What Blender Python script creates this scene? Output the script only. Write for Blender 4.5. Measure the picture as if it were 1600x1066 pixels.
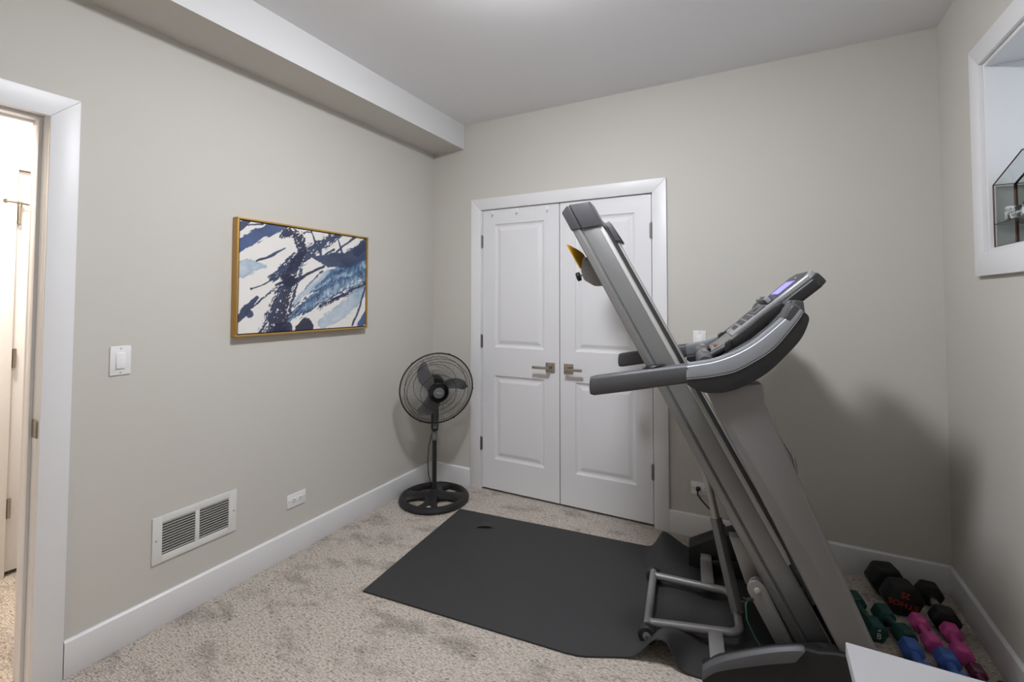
import bpy, bmesh, math, random
import numpy as np
from mathutils import Vector, Matrix

for _o in list(bpy.data.objects):
    bpy.data.objects.remove(_o)
SC = bpy.context.scene
COL = SC.collection
random.seed(7)

# ------------------------------------------------------------------ camera, light, exposure
CAM_POS = (2.2812, -2.9656, 1.3915)
YAW, PITCH, ROLL = (math.radians(a) for a in (27.968, -1.9254, 0.0773))
_fw = Vector((-math.sin(YAW) * math.cos(PITCH), math.cos(YAW) * math.cos(PITCH), -math.sin(PITCH)))
_rt = Vector((math.cos(YAW), math.sin(YAW), 0))
_up = _rt.cross(_fw)
_rt = math.cos(ROLL) * _rt + math.sin(ROLL) * _up
_up = _rt.cross(_fw)
cd = bpy.data.cameras.new('camera')
cam = bpy.data.objects.new('camera', cd)
COL.objects.link(cam)
cam.matrix_world = Matrix(((_rt.x, _up.x, -_fw.x, CAM_POS[0]), (_rt.y, _up.y, -_fw.y, CAM_POS[1]),
                           (_rt.z, _up.z, -_fw.z, CAM_POS[2]), (0, 0, 0, 1)))
cd.sensor_width = 36
cd.lens = 726.93 * 36 / 1600
cd.shift_y = (444.0 - 533.0) / 1600
cd.clip_start = 0.02
SC.camera = cam

W_ = bpy.data.worlds.new('world')
SC.world = W_
W_.use_nodes = True
_bg = W_.node_tree.nodes['Background']
_bg.inputs['Color'].default_value = (0.75, 0.85, 1.0, 1)
_bg.inputs['Strength'].default_value = 2.4

LAMP_STRENGTH = 158.0       # emission of the flush ceiling lamp's diffuser
LAMP_POS = (1.56, -1.62)
HALL_STRENGTH = 190.0
SC.view_settings.view_transform = 'Standard'
SC.view_settings.look = 'None'
SC.view_settings.gamma = 1
SC.view_settings.use_curve_mapping = False
SC.view_settings.exposure = 0.0

# ------------------------------------------------------------------ materials
def srgb(r, g, b):
    f = lambda c: (c / 255) / 12.92 if c <= 10 else (((c / 255) + 0.055) / 1.055) ** 2.4
    return (f(r), f(g), f(b), 1)

def mat(name, rgb, rough=0.5, metal=0.0, spec=0.5, noise=0.0, nscale=60, bump=0.0, bscale=300, coat=0.0):
    m = bpy.data.materials.new(name)
    m.use_nodes = True
    nt = m.node_tree
    b = nt.nodes['Principled BSDF']
    b.inputs['Roughness'].default_value = rough
    b.inputs['Metallic'].default_value = metal
    b.inputs['Specular IOR Level'].default_value = spec
    b.inputs['Coat Weight'].default_value = coat
    c = srgb(*rgb)
    tc = nt.nodes.new('ShaderNodeTexCoord')
    n = nt.nodes.new('ShaderNodeTexNoise')
    n.inputs['Scale'].default_value = nscale
    n.inputs['Detail'].default_value = 3
    nt.links.new(tc.outputs['Object'], n.inputs['Vector'])
    r = nt.nodes.new('ShaderNodeMix'); r.data_type = 'RGBA'
    k = max(noise, 0.01)
    r.inputs[6].default_value = tuple(x * (1 - k) for x in c[:3]) + (1,)
    r.inputs[7].default_value = tuple(min(1, x * (1 + k)) for x in c[:3]) + (1,)
    nt.links.new(n.outputs['Fac'], r.inputs[0])
    nt.links.new(r.outputs[2], b.inputs['Base Color'])
    if bump:
        n2 = nt.nodes.new('ShaderNodeTexNoise')
        n2.inputs['Scale'].default_value = bscale
        n2.inputs['Detail'].default_value = 4
        nt.links.new(tc.outputs['Object'], n2.inputs['Vector'])
        bp = nt.nodes.new('ShaderNodeBump')
        bp.inputs['Strength'].default_value = bump
        bp.inputs['Distance'].default_value = 0.002
        nt.links.new(n2.outputs['Fac'], bp.inputs['Height'])
        nt.links.new(bp.outputs['Normal'], b.inputs['Normal'])
    return m

def emit(name, rgb, strength):
    m = bpy.data.materials.new(name)
    m.use_nodes = True
    nt = m.node_tree
    b = nt.nodes['Principled BSDF']
    b.inputs['Base Color'].default_value = srgb(*rgb)
    b.inputs['Emission Color'].default_value = srgb(*rgb)
    b.inputs['Emission Strength'].default_value = strength
    return m

def carpet_mat():
    m = bpy.data.materials.new('carpet')
    m.use_nodes = True
    nt = m.node_tree
    N, Lk = nt.nodes.new, nt.links.new
    b = nt.nodes['Principled BSDF']
    b.inputs['Roughness'].default_value = 1.0
    b.inputs['Specular IOR Level'].default_value = 0.05
    tc = N('ShaderNodeTexCoord')
    def noise(sx, sy, detail, rough=0.6, rot=0.0):
        mp = N('ShaderNodeMapping'); mp.inputs['Scale'].default_value = (sx, sy, 60)
        mp.inputs['Rotation'].default_value = (0, 0, rot)
        n = N('ShaderNodeTexNoise'); n.inputs['Scale'].default_value = 1; n.inputs['Detail'].default_value = detail
        n.inputs['Roughness'].default_value = rough
        Lk(tc.outputs['Object'], mp.inputs['Vector']); Lk(mp.outputs['Vector'], n.inputs['Vector'])
        return n.outputs['Fac']
    def ramp(src, stops):
        r = N('ShaderNodeValToRGB')
        els = r.color_ramp.elements
        while len(els) < len(stops): els.new(0.5)
        for e, (p, c) in zip(els, stops): e.position = p; e.color = c
        Lk(src, r.inputs['Fac']); return r.outputs['Color']
    def mul(a, bb, f=1.0):
        x = N('ShaderNodeMix'); x.data_type = 'RGBA'; x.blend_type = 'MULTIPLY'
        x.inputs[0].default_value = f
        Lk(a, x.inputs[6]); Lk(bb, x.inputs[7]); return x.outputs[2]
    fine = ramp(noise(70, 190, 3, 0.7), [(0.30, srgb(122, 113, 107)), (0.46, srgb(200, 190, 180)), (0.72, srgb(240, 231, 220))])
    patch = ramp(noise(4, 7, 5, 0.7), [(0.37, (0.55, 0.54, 0.54, 1)), (0.50, (1, 1, 1, 1))])
    fleck = ramp(noise(42, 120, 2, 0.55), [(0.34, (0.45, 0.44, 0.43, 1)), (0.43, (1, 1, 1, 1))])
    wv = N('ShaderNodeTexWave'); wv.wave_type = 'BANDS'; wv.bands_direction = 'Y'
    wv.inputs['Scale'].default_value = 36; wv.inputs['Distortion'].default_value = 2.5; wv.inputs['Detail'].default_value = 2; wv.inputs['Detail Scale'].default_value = 3
    Lk(tc.outputs['Object'], wv.inputs['Vector'])
    rows = ramp(wv.outputs['Fac'], [(0.0, (0.80, 0.79, 0.78, 1)), (0.6, (1, 1, 1, 1))])
    col = mul(mul(mul(fine, patch, 0.75), fleck, 0.75), rows, 0.45)
    Lk(col, b.inputs['Base Color'])
    ad = N('ShaderNodeMath'); ad.operation = 'MULTIPLY_ADD'; ad.inputs[1].default_value = 0.3
    Lk(wv.outputs['Fac'], ad.inputs[0]); Lk(noise(90, 230, 3, 0.7), ad.inputs[2])
    bp = N('ShaderNodeBump'); bp.inputs['Strength'].default_value = 0.8; bp.inputs['Distance'].default_value = 0.006
    Lk(ad.outputs[0], bp.inputs['Height']); Lk(bp.outputs['Normal'], b.inputs['Normal'])
    return m

def glass_mat(name, rgb=(235, 240, 238), rough=0.02):
    m = bpy.data.materials.new(name)
    m.use_nodes = True
    b = m.node_tree.nodes['Principled BSDF']
    b.inputs['Base Color'].default_value = srgb(*rgb)
    b.inputs['Roughness'].default_value = rough
    b.inputs['Transmission Weight'].default_value = 1.0
    b.inputs['IOR'].default_value = 1.3
    return m

M = dict(
    wall=mat('wall_paint', (205, 202, 195), 0.75, spec=0.25, noise=0.01, nscale=3, bump=0.06, bscale=500),
    ceil=mat('ceiling_paint', (236, 236, 238), 0.85, spec=0.2, noise=0.01, nscale=3, bump=0.05, bscale=400),
    soffit=mat('bulkhead_paint', (220, 220, 220), 0.8, spec=0.2, noise=0.01, nscale=3),
    trim=mat('white_trim_paint', (232, 232, 234), 0.38, spec=0.45, noise=0.006, nscale=4),
    door=mat('white_door_paint', (228, 228, 231), 0.4, spec=0.45, noise=0.006, nscale=4),
    hallwall=mat('hall_wall_paint', (226, 218, 206), 0.8, spec=0.2),
    plate=mat('white_plastic', (238, 238, 238), 0.35),
    vent=mat('white_enamel', (226, 226, 224), 0.4),
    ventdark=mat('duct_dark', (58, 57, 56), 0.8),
    slot=mat('outlet_slot', (40, 40, 40), 0.6),
    carpet=carpet_mat(),
    hinge=mat('hinge_nickel', (150, 148, 146), 0.34, metal=1.0),
    nickel=mat('satin_nickel', (166, 158, 148), 0.32, metal=1.0, noise=0.03),
    steel=mat('steel', (200, 200, 200), 0.22, metal=1.0),
    gap=mat('closet_dark', (70, 70, 70), 0.9),
    gold=mat('gold_frame', (186, 146, 78), 0.42, metal=0.35, noise=0.08, nscale=30, bump=0.05),
    framedark=mat('frame_inner_dark', (58, 48, 34), 0.6),
    rubber=mat('mat_rubber', (56, 56, 57), 0.62, spec=0.35, noise=0.06, nscale=9, bump=0.12, bscale=700),
    black=mat('black_plastic', (36, 36, 38), 0.42, noise=0.04, bump=0.05, bscale=900),
    softblack=mat('soft_black_plastic', (48, 49, 51), 0.5, noise=0.05, bump=0.08, bscale=900),
    grip=mat('handle_grip', (78, 79, 82), 0.45, spec=0.4, noise=0.04, bump=0.08, bscale=900),
    gloss=mat('gloss_black', (16, 16, 18), 0.18),
    fanblack=mat('fan_black', (30, 30, 32), 0.45),
    fangrey=mat('fan_blade_grey', (116, 116, 118), 0.4),
    fanlabel=mat('fan_label_grey', (108, 110, 114), 0.4),
    grey=mat('treadmill_grey', (134, 134, 136), 0.42, metal=0.35, noise=0.02, nscale=40),
    grey2=mat('upright_grey', (122, 121, 122), 0.5, metal=0.15, noise=0.02, nscale=20),
    rail=mat('rail_grey', (130, 131, 132), 0.36, metal=0.45, noise=0.02, nscale=20),
    steprail=mat('step_rail_grey', (176, 174, 172), 0.5, noise=0.03),
    capgrey=mat('end_cap_charcoal', (74, 74, 78), 0.38, noise=0.03),
    conshell=mat('console_grey', (144, 147, 153), 0.4, metal=0.45, noise=0.02),
    condark=mat('console_dark_grey', (66, 67, 69), 0.42, noise=0.04),
    edgehi=mat('edge_highlight_grey', (150, 152, 156), 0.4, metal=0.3),  # lighter tone imitating the highlight along the side panel's edge
    silver=mat('silver_plastic', (176, 178, 182), 0.32, metal=0.5),
    belt=mat('running_belt', (28, 28, 29), 0.7, noise=0.1, bump=0.2, bscale=800),
    tube=mat('frame_tube_grey', (140, 139, 138), 0.42, metal=0.35, noise=0.03),
    deepblack=mat('deep_black_plastic', (20, 20, 21), 0.6),
    strut=mat('strut_dark', (128, 127, 128), 0.5),
    rod=mat('strut_rod', (176, 174, 170), 0.4, metal=0.3),
    yellow=mat('yellow_plastic', (232, 172, 20), 0.35),
    orange=mat('key_red', (150, 98, 82), 0.5),
    wire=mat('green_wire', (50, 96, 84), 0.45),
    screen=emit('screen_glow', (138, 132, 236), 0.95),
    screendark=emit('screen_border_glow', (98, 92, 190), 0.6),
    button=mat('button_grey', (92, 93, 95), 0.4),
    mark=mat('button_print', (26, 26, 27), 0.5),
    white=mat('print_white', (205, 205, 205), 0.5),
    red=mat('print_red', (196, 60, 40), 0.5),
    desk=mat('desk_white', (166, 166, 169), 0.5, spec=0.3),
    rubberblack=mat('dumbbell_black_rubber', (26, 25, 26), 0.6, noise=0.06, bump=0.1, bscale=600),
    pink=mat('dumbbell_pink', (208, 84, 156), 0.55, noise=0.03),
    blue=mat('dumbbell_blue', (66, 100, 176), 0.55, noise=0.03),
    green=mat('dumbbell_green', (20, 70, 66), 0.55, noise=0.03),
    maroon=mat('dumbbell_maroon', (92, 34, 62), 0.25, noise=0.1, coat=0.5),
    clear=glass_mat('clear_plastic', (225, 228, 228), 0.12),
    glass=glass_mat('pane_glass'),
    mirror=mat('mirror', (214, 220, 214), 0.03, metal=1.0),
    bronze=mat('bronze_frame', (84, 54, 46), 0.45, metal=0.4),
    lamp=emit('lamp_diffuser', (245, 247, 252), LAMP_STRENGTH),
    halllamp=emit('hall_lamp_diffuser', (255, 242, 228), HALL_STRENGTH),
)

# ------------------------------------------------------------------ mesh helpers
class B:
    """collects shapes in one bmesh; every added shape can have its own material slot"""
    def __init__(self): self.bm = bmesh.new(); self.mi = 0
    def face(self, vs, mi=None):
        try:
            f = self.bm.faces.new(vs); f.material_index = self.mi if mi is None else mi; return f
        except ValueError: return None
    def box(self, x0, x1, y0, y1, z0, z1, mtx=None):
        v = [self.bm.verts.new((x, y, z)) for x in (x0, x1) for y in (y0, y1) for z in (z0, z1)]
        for q in ((0, 1, 3, 2), (4, 6, 7, 5), (0, 4, 5, 1), (2, 3, 7, 6), (0, 2, 6, 4), (1, 5, 7, 3)):
            self.face([v[i] for i in q])
        if mtx is not None:
            for a in v: a.co = mtx @ a.co
        return self
    def loft(self, rings, cap=True, closed=False, wrap=True):
        R = [[self.bm.verts.new(p) for p in r] for r in rings]
        n = len(R[0])
        pairs = list(zip(R, R[1:])) + ([(R[-1], R[0])] if closed else [])
        for a, b in pairs:
            for i in range(n if wrap else n - 1):
                j = (i + 1) % n
                self.face([a[i], a[j], b[j], b[i]])
        if cap and not closed and wrap:
            self.face(R[0][::-1]); self.face(R[-1])
        return self
    def prism(self, pts, y0, y1):            # outline in x,z pushed along y
        return self.loft([[(x, y0, z) for x, z in pts], [(x, y1, z) for x, z in pts]])
    def flat(self, pts, z0, z1):             # outline in x,y pushed along z
        return self.loft([[(x, y, z0) for x, y in pts], [(x, y, z1) for x, y in pts]])
    def tube(self, path, r, n=10, closed=False, cap=True):
        P = [Vector(p) for p in path]; m = len(P); rings = []
        rr = r if isinstance(r, (list, tuple)) else [r] * m
        prev = None
        for i in range(m):
            if closed: t = P[(i + 1) % m] - P[i - 1]
            else: t = P[min(i + 1, m - 1)] - P[max(i - 1, 0)]
            t.normalize()
            if prev is None:
                a = Vector((0, 0, 1)) if abs(t.z) < 0.9 else Vector((1, 0, 0))
                u = t.cross(a).normalized()
            else:
                u = (prev - t * prev.dot(t)).normalized()
            prev = u; w = t.cross(u)
            rings.append([P[i] + (u * math.cos(2 * math.pi * k / n) + w * math.sin(2 * math.pi * k / n)) * rr[i] for k in range(n)])
        return self.loft(rings, cap=cap, closed=closed)
    def cyl(self, p0, p1, r0, r1=None, n=20):
        return self.tube([p0, p1], [r0, r0 if r1 is None else r1], n)
    def lathe(self, prof, n=32, closed=False):     # (r, z) about z
        rings = [[(r * math.cos(2 * math.pi * k / n), r * math.sin(2 * math.pi * k / n), z) for k in range(n)] for r, z in prof]
        return self.loft(rings, closed=closed)
    def move(self, mtx):
        bmesh.ops.transform(self.bm, matrix=mtx, verts=self.bm.verts[:]); return self
    def obj(self, name, mats, parent=None, bevel=0.0, seg=2, ang=35, smooth=True):
        bm = self.bm
        bmesh.ops.recalc_face_normals(bm, faces=bm.faces[:])
        th = math.radians(ang)
        if bevel:
            es = [e for e in bm.edges if len(e.link_faces) == 2 and e.calc_face_angle(0) > th]
            bmesh.ops.bevel(bm, geom=es, offset=bevel, segments=seg, affect='EDGES', profile=0.5, clamp_overlap=True)
        if smooth:
            for f in bm.faces: f.smooth = True
            for e in bm.edges:
                if len(e.link_faces) == 2 and e.calc_face_angle(0) > math.radians(38): e.smooth = False
        me = bpy.data.meshes.new(name)
        bm.to_mesh(me); bm.free()
        for m in (mats if isinstance(mats, (list, tuple)) else [mats]): me.materials.append(m)
        o = bpy.data.objects.new(name, me)
        COL.objects.link(o)
        if parent is not None: o.parent = parent
        return o

def tag(o, label=None, cat=None, group=None, kind=None):
    if label: o['label'] = label
    if cat: o['category'] = cat
    if group: o['group'] = group
    if kind: o['kind'] = kind
    return o

def thing(name, label, cat, loc=(0, 0, 0), rz=0.0, group=None):
    o = bpy.data.objects.new(name, None)
    o.empty_display_size = 0.05
    COL.objects.link(o)
    o.location = loc; o.rotation_euler = (0, 0, rz)
    return tag(o, label, cat, group)

def struct(name, b, m, **kw):
    return tag(b.obj(name, m, **kw), kind='structure')

def kids(o): return [c for c in COL.objects if c.parent is o]

def copy_tree(o, parent=None):
    ch = kids(o)
    c = o.copy(); COL.objects.link(c)
    if parent is not None: c.parent = parent
    for k in ch: copy_tree(k, c)
    return c

def text(name, s, size, m, parent, mtx, ext=0.0004, align='CENTER'):
    cu = bpy.data.curves.new(name, 'FONT')
    cu.body = s; cu.size = size; cu.extrude = ext; cu.align_x = align; cu.align_y = 'CENTER'
    t = bpy.data.objects.new(name + '_curve', cu)
    COL.objects.link(t)
    bpy.context.view_layer.update()
    me = bpy.data.meshes.new_from_object(t)
    bpy.data.objects.remove(t)
    me.name = name
    me.materials.clear(); me.materials.append(m)
    me.transform(mtx)
    o = bpy.data.objects.new(name, me)
    COL.objects.link(o)
    if parent is not None: o.parent = parent
    return o

def frame_mtx(xaxis, yaxis, origin):
    x = Vector(xaxis).normalized(); y = Vector(yaxis); y = (y - x * x.dot(y)).normalized(); z = x.cross(y)
    o = Vector(origin)
    return Matrix(((x.x, y.x, z.x, o.x), (x.y, y.y, z.y, o.y), (x.z, y.z, z.z, o.z), (0, 0, 0, 1)))

# ------------------------------------------------------------------ room shell
RW, RH, YF = 3.0715, 2.736, -3.75          # right wall x, ceiling z, front wall y
CX0, CX1, CZ = 0.455, 1.695, 2.066          # closet opening
DY0, DY1, DZ = -2.278, -3.09, 2.066         # hall door opening on the left wall
WY0, WY1, WZ0, WZ1 = -0.515, -1.52, 1.575, 2.317   # window recess on the right wall
struct('floor', B().box(-1.4, 4.0, -4.2, 0.75, -0.08, 0.0), M['carpet'])
struct('ceiling', B().box(-0.12, RW + 0.05, YF - 0.1, 0.12, RH, RH + 0.1), M['ceil'])
b = B()
b.box(-0.12, CX0 - 0.018, 0, 0.12, 0, RH).box(CX1 + 0.018, RW + 0.4, 0, 0.12, 0, RH).box(CX0 - 0.018, CX1 + 0.018, 0, 0.12, CZ + 0.018, RH)
struct('wall_back', b, M['wall'])
b = B()
b.box(-0.12, 0, DY0 + 0.018, 0, 0, RH).box(-0.12, 0, YF, DY1 - 0.018, 0, RH).box(-0.12, 0, DY1 - 0.018, DY0 + 0.018, DZ + 0.018, RH)
struct('wall_left', b, M['wall'])
b = B()
T = 0.40
b.box(RW, RW + T, WY0, 0, 0, RH).box(RW, RW + T, YF, WY1, 0, RH).box(RW, RW + T, WY1, WY0, 0, WZ0).box(RW, RW + T, WY1, WY0, WZ1, RH)
struct('wall_right', b, M['wall'])
struct('wall_front', B().box(-0.12, RW + T, YF - 0.12, YF, 0, RH), M['wall'])
# boxed-in bulkhead along the left wall: face painted white, underside in wall colour
b = B()
b.box(0, 0.288, YF, 0, 2.548, RH)
for f in b.bm.faces:
    c = f.calc_center_median()
    f.material_index = 1 if c.z < 2.55 else 0
struct('bulkhead_left', b, [M['soffit'], M['wall']], smooth=False)
# baseboards
HB = 0.134
def base(name, x0, x1, y0, y1, d):             # d: the room side of the board
    b = B()
    t = 0.016
    prof = [(0, 0), (t, 0), (t, HB - 0.007), (t - 0.007, HB), (0, HB)]
    if d in 'x+x-':
        w0, s = (x0, 1) if d == 'x+' else (x1, -1)
        b.loft([[(w0 + s * p, y, z) for p, z in prof] for y in (y0, y1)])
    else:
        w0, s = (y1, -1) if d == 'y-' else (y0, 1)
        b.loft([[(x, w0 + s * p, z) for p, z in prof] for x in (x0, x1)])
    struct(name, b, M['trim'], bevel=0.0008)
base('baseboard_left', 0, 0.016, -2.190, 0, 'x+')
base('baseboard_left_front', 0, 0.016, YF, -3.178, 'x+')
base('baseboard_back_left', 0.004, 0.364, -0.016, 0, 'y-')
base('baseboard_back_right', 1.786, RW - 0.004, -0.016, 0, 'y-')
base('baseboard_right', RW - 0.016, RW, YF, 0, 'x-')
base('baseboard_front', 0.016, RW - 0.016, YF, YF + 0.016, 'y+')

# closet: opening lining, casing, dark inside
b = B()
b.box(CX0 - 0.018, CX0, 0.0, 0.12, 0, CZ).box(CX1, CX1 + 0.018, 0.0, 0.12, 0, CZ).box(CX0 - 0.018, CX1 + 0.018, 0.0, 0.12, CZ, CZ + 0.018)
b.box(CX0, CX1, 0.045, 0.06, CZ - 0.012, CZ).box(CX0, CX0 + 0.010, 0.045, 0.06, 0, CZ).box(CX1 - 0.010, CX1, 0.045, 0.06, 0, CZ)
struct('trim_1', b, M['trim'])
b = B()
b.box(CX0 - 0.02, CX1 + 0.02, 0.62, 0.64, 0, 2.2).box(CX0 - 0.04, CX0 - 0.02, 0.12, 0.64, 0, 2.2).box(CX1 + 0.02, CX1 + 0.04, 0.12, 0.64, 0, 2.2)
b.box(CX0 - 0.04, CX1 + 0.04, 0.12, 0.64, 2.2, 2.22)
struct('wall_closet', b, M['gap'])
def casing_x(name, xl, xr, zt, w, y0, y1):      # casing round an opening in a wall of constant y, mitred
    b = B()
    for pts in ([(xl, 0), (xl + w, 0), (xl + w, zt - w), (xl, zt)], [(xr, 0), (xr, zt), (xr - w, zt - w), (xr - w, 0)],
                [(xl, zt), (xl + w, zt - w), (xr - w, zt - w), (xr, zt)]):
        b.prism(pts, y0, y1)
    return struct(name, b, M['trim'], bevel=0.0025)
casing_x('trim_2', 0.364, 1.786, 2.146, 0.085, -0.018, 0.0)

# hall doorway: jamb, stop, casing
b = B()
b.box(-0.13, 0.0, DY0, DY0 + 0.018, 0, DZ).box(-0.13, 0.0, DY1 - 0.018, DY1, 0, DZ).box(-0.13, 0.0, DY1 - 0.018, DY0 + 0.018, DZ, DZ + 0.018)
b.box(-0.085, -0.047, DY0 - 0.011, DY0, 0, DZ - 0.011).box(-0.085, -0.047, DY1, DY1 + 0.011, 0, DZ - 0.011).box(-0.085, -0.047, DY1, DY0, DZ - 0.011, DZ)
jamb = struct('trim_3', b, M['trim'], bevel=0.0015)
b = B()
b.box(-0.046, -0.004, DY0 - 0.0025, DY0 + 0.001, 0.893, 0.958)
b.cyl((-0.003, DY0 - 0.001, 0.896), (-0.003, DY0 - 0.001, 0.955), 0.006, n=10)
tag(b.obj('strike_plate', M['nickel'], jamb, bevel=0.001), 'satin nickel strike plate')
def casing_y(name, ya, yb, zt, w, x0, x1):
    b = B()
    for pts in ([(ya, 0), (ya - w, 0), (ya - w, zt - w), (ya, zt)], [(yb, 0), (yb, zt), (yb + w, zt - w), (yb + w, 0)],
                [(ya, zt), (ya - w, zt - w), (yb + w, zt - w), (yb, zt)]):
        b.loft([[(x0, y, z) for y, z in pts], [(x1, y, z) for y, z in pts]])
    return struct(name, b, M['trim'], bevel=0.0025)
casing_y('trim_4', -2.193, -3.175, 2.142, 0.085, 0.0, 0.018)
casing_y('trim_5', -2.193, -3.175, 2.142, 0.085, -0.148, -0.13)

# hallway beyond
HX = -1.07
b = B()
b.box(HX - 0.12, HX, -2.06, -1.245, 2.055, RH).box(HX - 0.12, HX, -1.245, -0.9, 0, RH).box(HX - 0.12, HX, -4.1, -2.06, 0, RH)
b.box(HX - 0.12, -0.12, -0.9, -0.8, 0, RH).box(HX - 0.12, -0.12, -4.2, -4.1, 0, RH).box(HX - 0.14, HX - 0.12, -2.1, -1.2, 0, 2.1)
struct('wall_hall', b, M['hallwall'])
struct('ceiling_hall', B().box(HX - 0.12, -0.12, -4.2, -0.8, 2.55, 2.65), M['soffit'])
b = B()
b.box(HX, HX + 0.014, -4.1, -2.15, 0, HB)
struct('baseboard_hall', b, M['trim'], bevel=0.003)
casing_y('trim_6', -1.17, -2.15, 2.14, 0.085, HX, HX + 0.016)
d3 = struct('door_3', B().box(HX - 0.045, HX - 0.008, -2.0605, -1.2555, 0.022, 2.0505), M['door'], bevel=0.002)
for z in (1.824, 1.091, 0.34):
    b = B()
    b.box(HX - 0.012, HX + 0.004, -2.066, -2.046, z - 0.045, z + 0.045)
    b.cyl((HX + 0.008, -2.055, z - 0.048), (HX + 0.008, -2.055, z + 0.048), 0.0075, n=12)
    h = b.obj('hinge', M['nickel'], d3)
    if z > 1.5:
        b = B()
        b.tube([(HX + 0.012, -2.11, z + 0.062), (HX + 0.016, -2.055, z + 0.060), (HX + 0.012, -1.99, z + 0.050)], 0.006, 8)
        b.cyl((HX + 0.01, -2.055, z + 0.04), (HX + 0.01, -2.055, z + 0.068), 0.010, n=12)
        b.cyl((HX + 0.002, -2.112, z + 0.062), (HX + 0.018, -2.108, z + 0.062), 0.011, n=12)
        b.obj('door_stop', M['nickel'], h)
hl = thing('hall_ceiling_light', 'round flush ceiling lamp in the bright hallway', 'ceiling light', (-0.6, -2.35, 2.55))
B().lathe([(0.17, 0.0), (0.17, -0.02), (0.15, -0.025), (0.15, 0.0)], closed=True).obj('canopy', M['plate'], hl)
B().lathe([(0.148, -0.022), (0.13, -0.045), (0.08, -0.062), (0.01, -0.068)]).obj('diffuser', M['halllamp'], hl)

# window recess on the right wall with casing, sash and pane
wt = B()
w = 0.088
a0, a1, z0, z1 = WY0 + w, WY1 - w, WZ0 - w, WZ1 + w
for pts in ([(a0, z0), (a0, z1), (a0 - w, z1 - w), (a0 - w, z0 + w)], [(a1, z0), (a1 + w, z0 + w), (a1 + w, z1 - w), (a1, z1)],
            [(a0, z1), (a1, z1), (a1 + w, z1 - w), (a0 - w, z1 - w)], [(a0, z0), (a0 - w, z0 + w), (a1 + w, z0 + w), (a1, z0)]):
    wt.loft([[(RW - 0.018, y, z) for y, z in pts], [(RW, y, z) for y, z in pts]])
struct('trim_7', wt, M['trim'], bevel=0.0025)
b = B()
t = 0.016
b.box(RW - 0.004, RW + 0.36, WY0 - t, WY0, WZ0, WZ1).box(RW - 0.004, RW + 0.36, WY1, WY1 + t, WZ0, WZ1)
b.box(RW - 0.004, RW + 0.36, WY1 + t, WY0 - t, WZ0 - t + 0.016, WZ0 + t).box(RW - 0.004, RW + 0.36, WY1 + t, WY0 - t, WZ1 - t, WZ1)
struct('trim_8', b, M['trim'], bevel=0.002)
w1 = thing('window_1', None, None)
w1['kind'] = 'structure'
b = B()
for (y0, y1, za, zb) in ((WY1, WY0, WZ0, WZ0 + 0.07), (WY1, WY0, WZ1 - 0.06, WZ1), (WY1, WY1 + 0.06, WZ0, WZ1), (WY0 - 0.06, WY0, WZ0, WZ1), (-1.04, -0.99, WZ0, WZ1)):
    b.box(RW + 0.34, RW + 0.385, y0, y1, za, zb)
b.obj('sash', M['trim'], w1)
B().box(RW + 0.360, RW + 0.366, WY1 + 0.06, WY0 - 0.06, WZ0 + 0.07, WZ1 - 0.06).obj('pane', M['glass'], w1)

# flush ceiling lamp (just above the picture's top edge)
cl = thing('ceiling_light', 'round white flush ceiling lamp in the middle of the room', 'ceiling light', (LAMP_POS[0], LAMP_POS[1], RH))
B().lathe([(0.185, 0.0), (0.185, -0.022), (0.165, -0.026), (0.165, 0.0)], n=48, closed=True).obj('canopy', M['plate'], cl)
B().lathe([(0.163, -0.02), (0.158, -0.045), (0.135, -0.068), (0.09, -0.083), (0.04, -0.09), (0.004, -0.091)], n=48).obj('diffuser', M['lamp'], cl)

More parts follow.
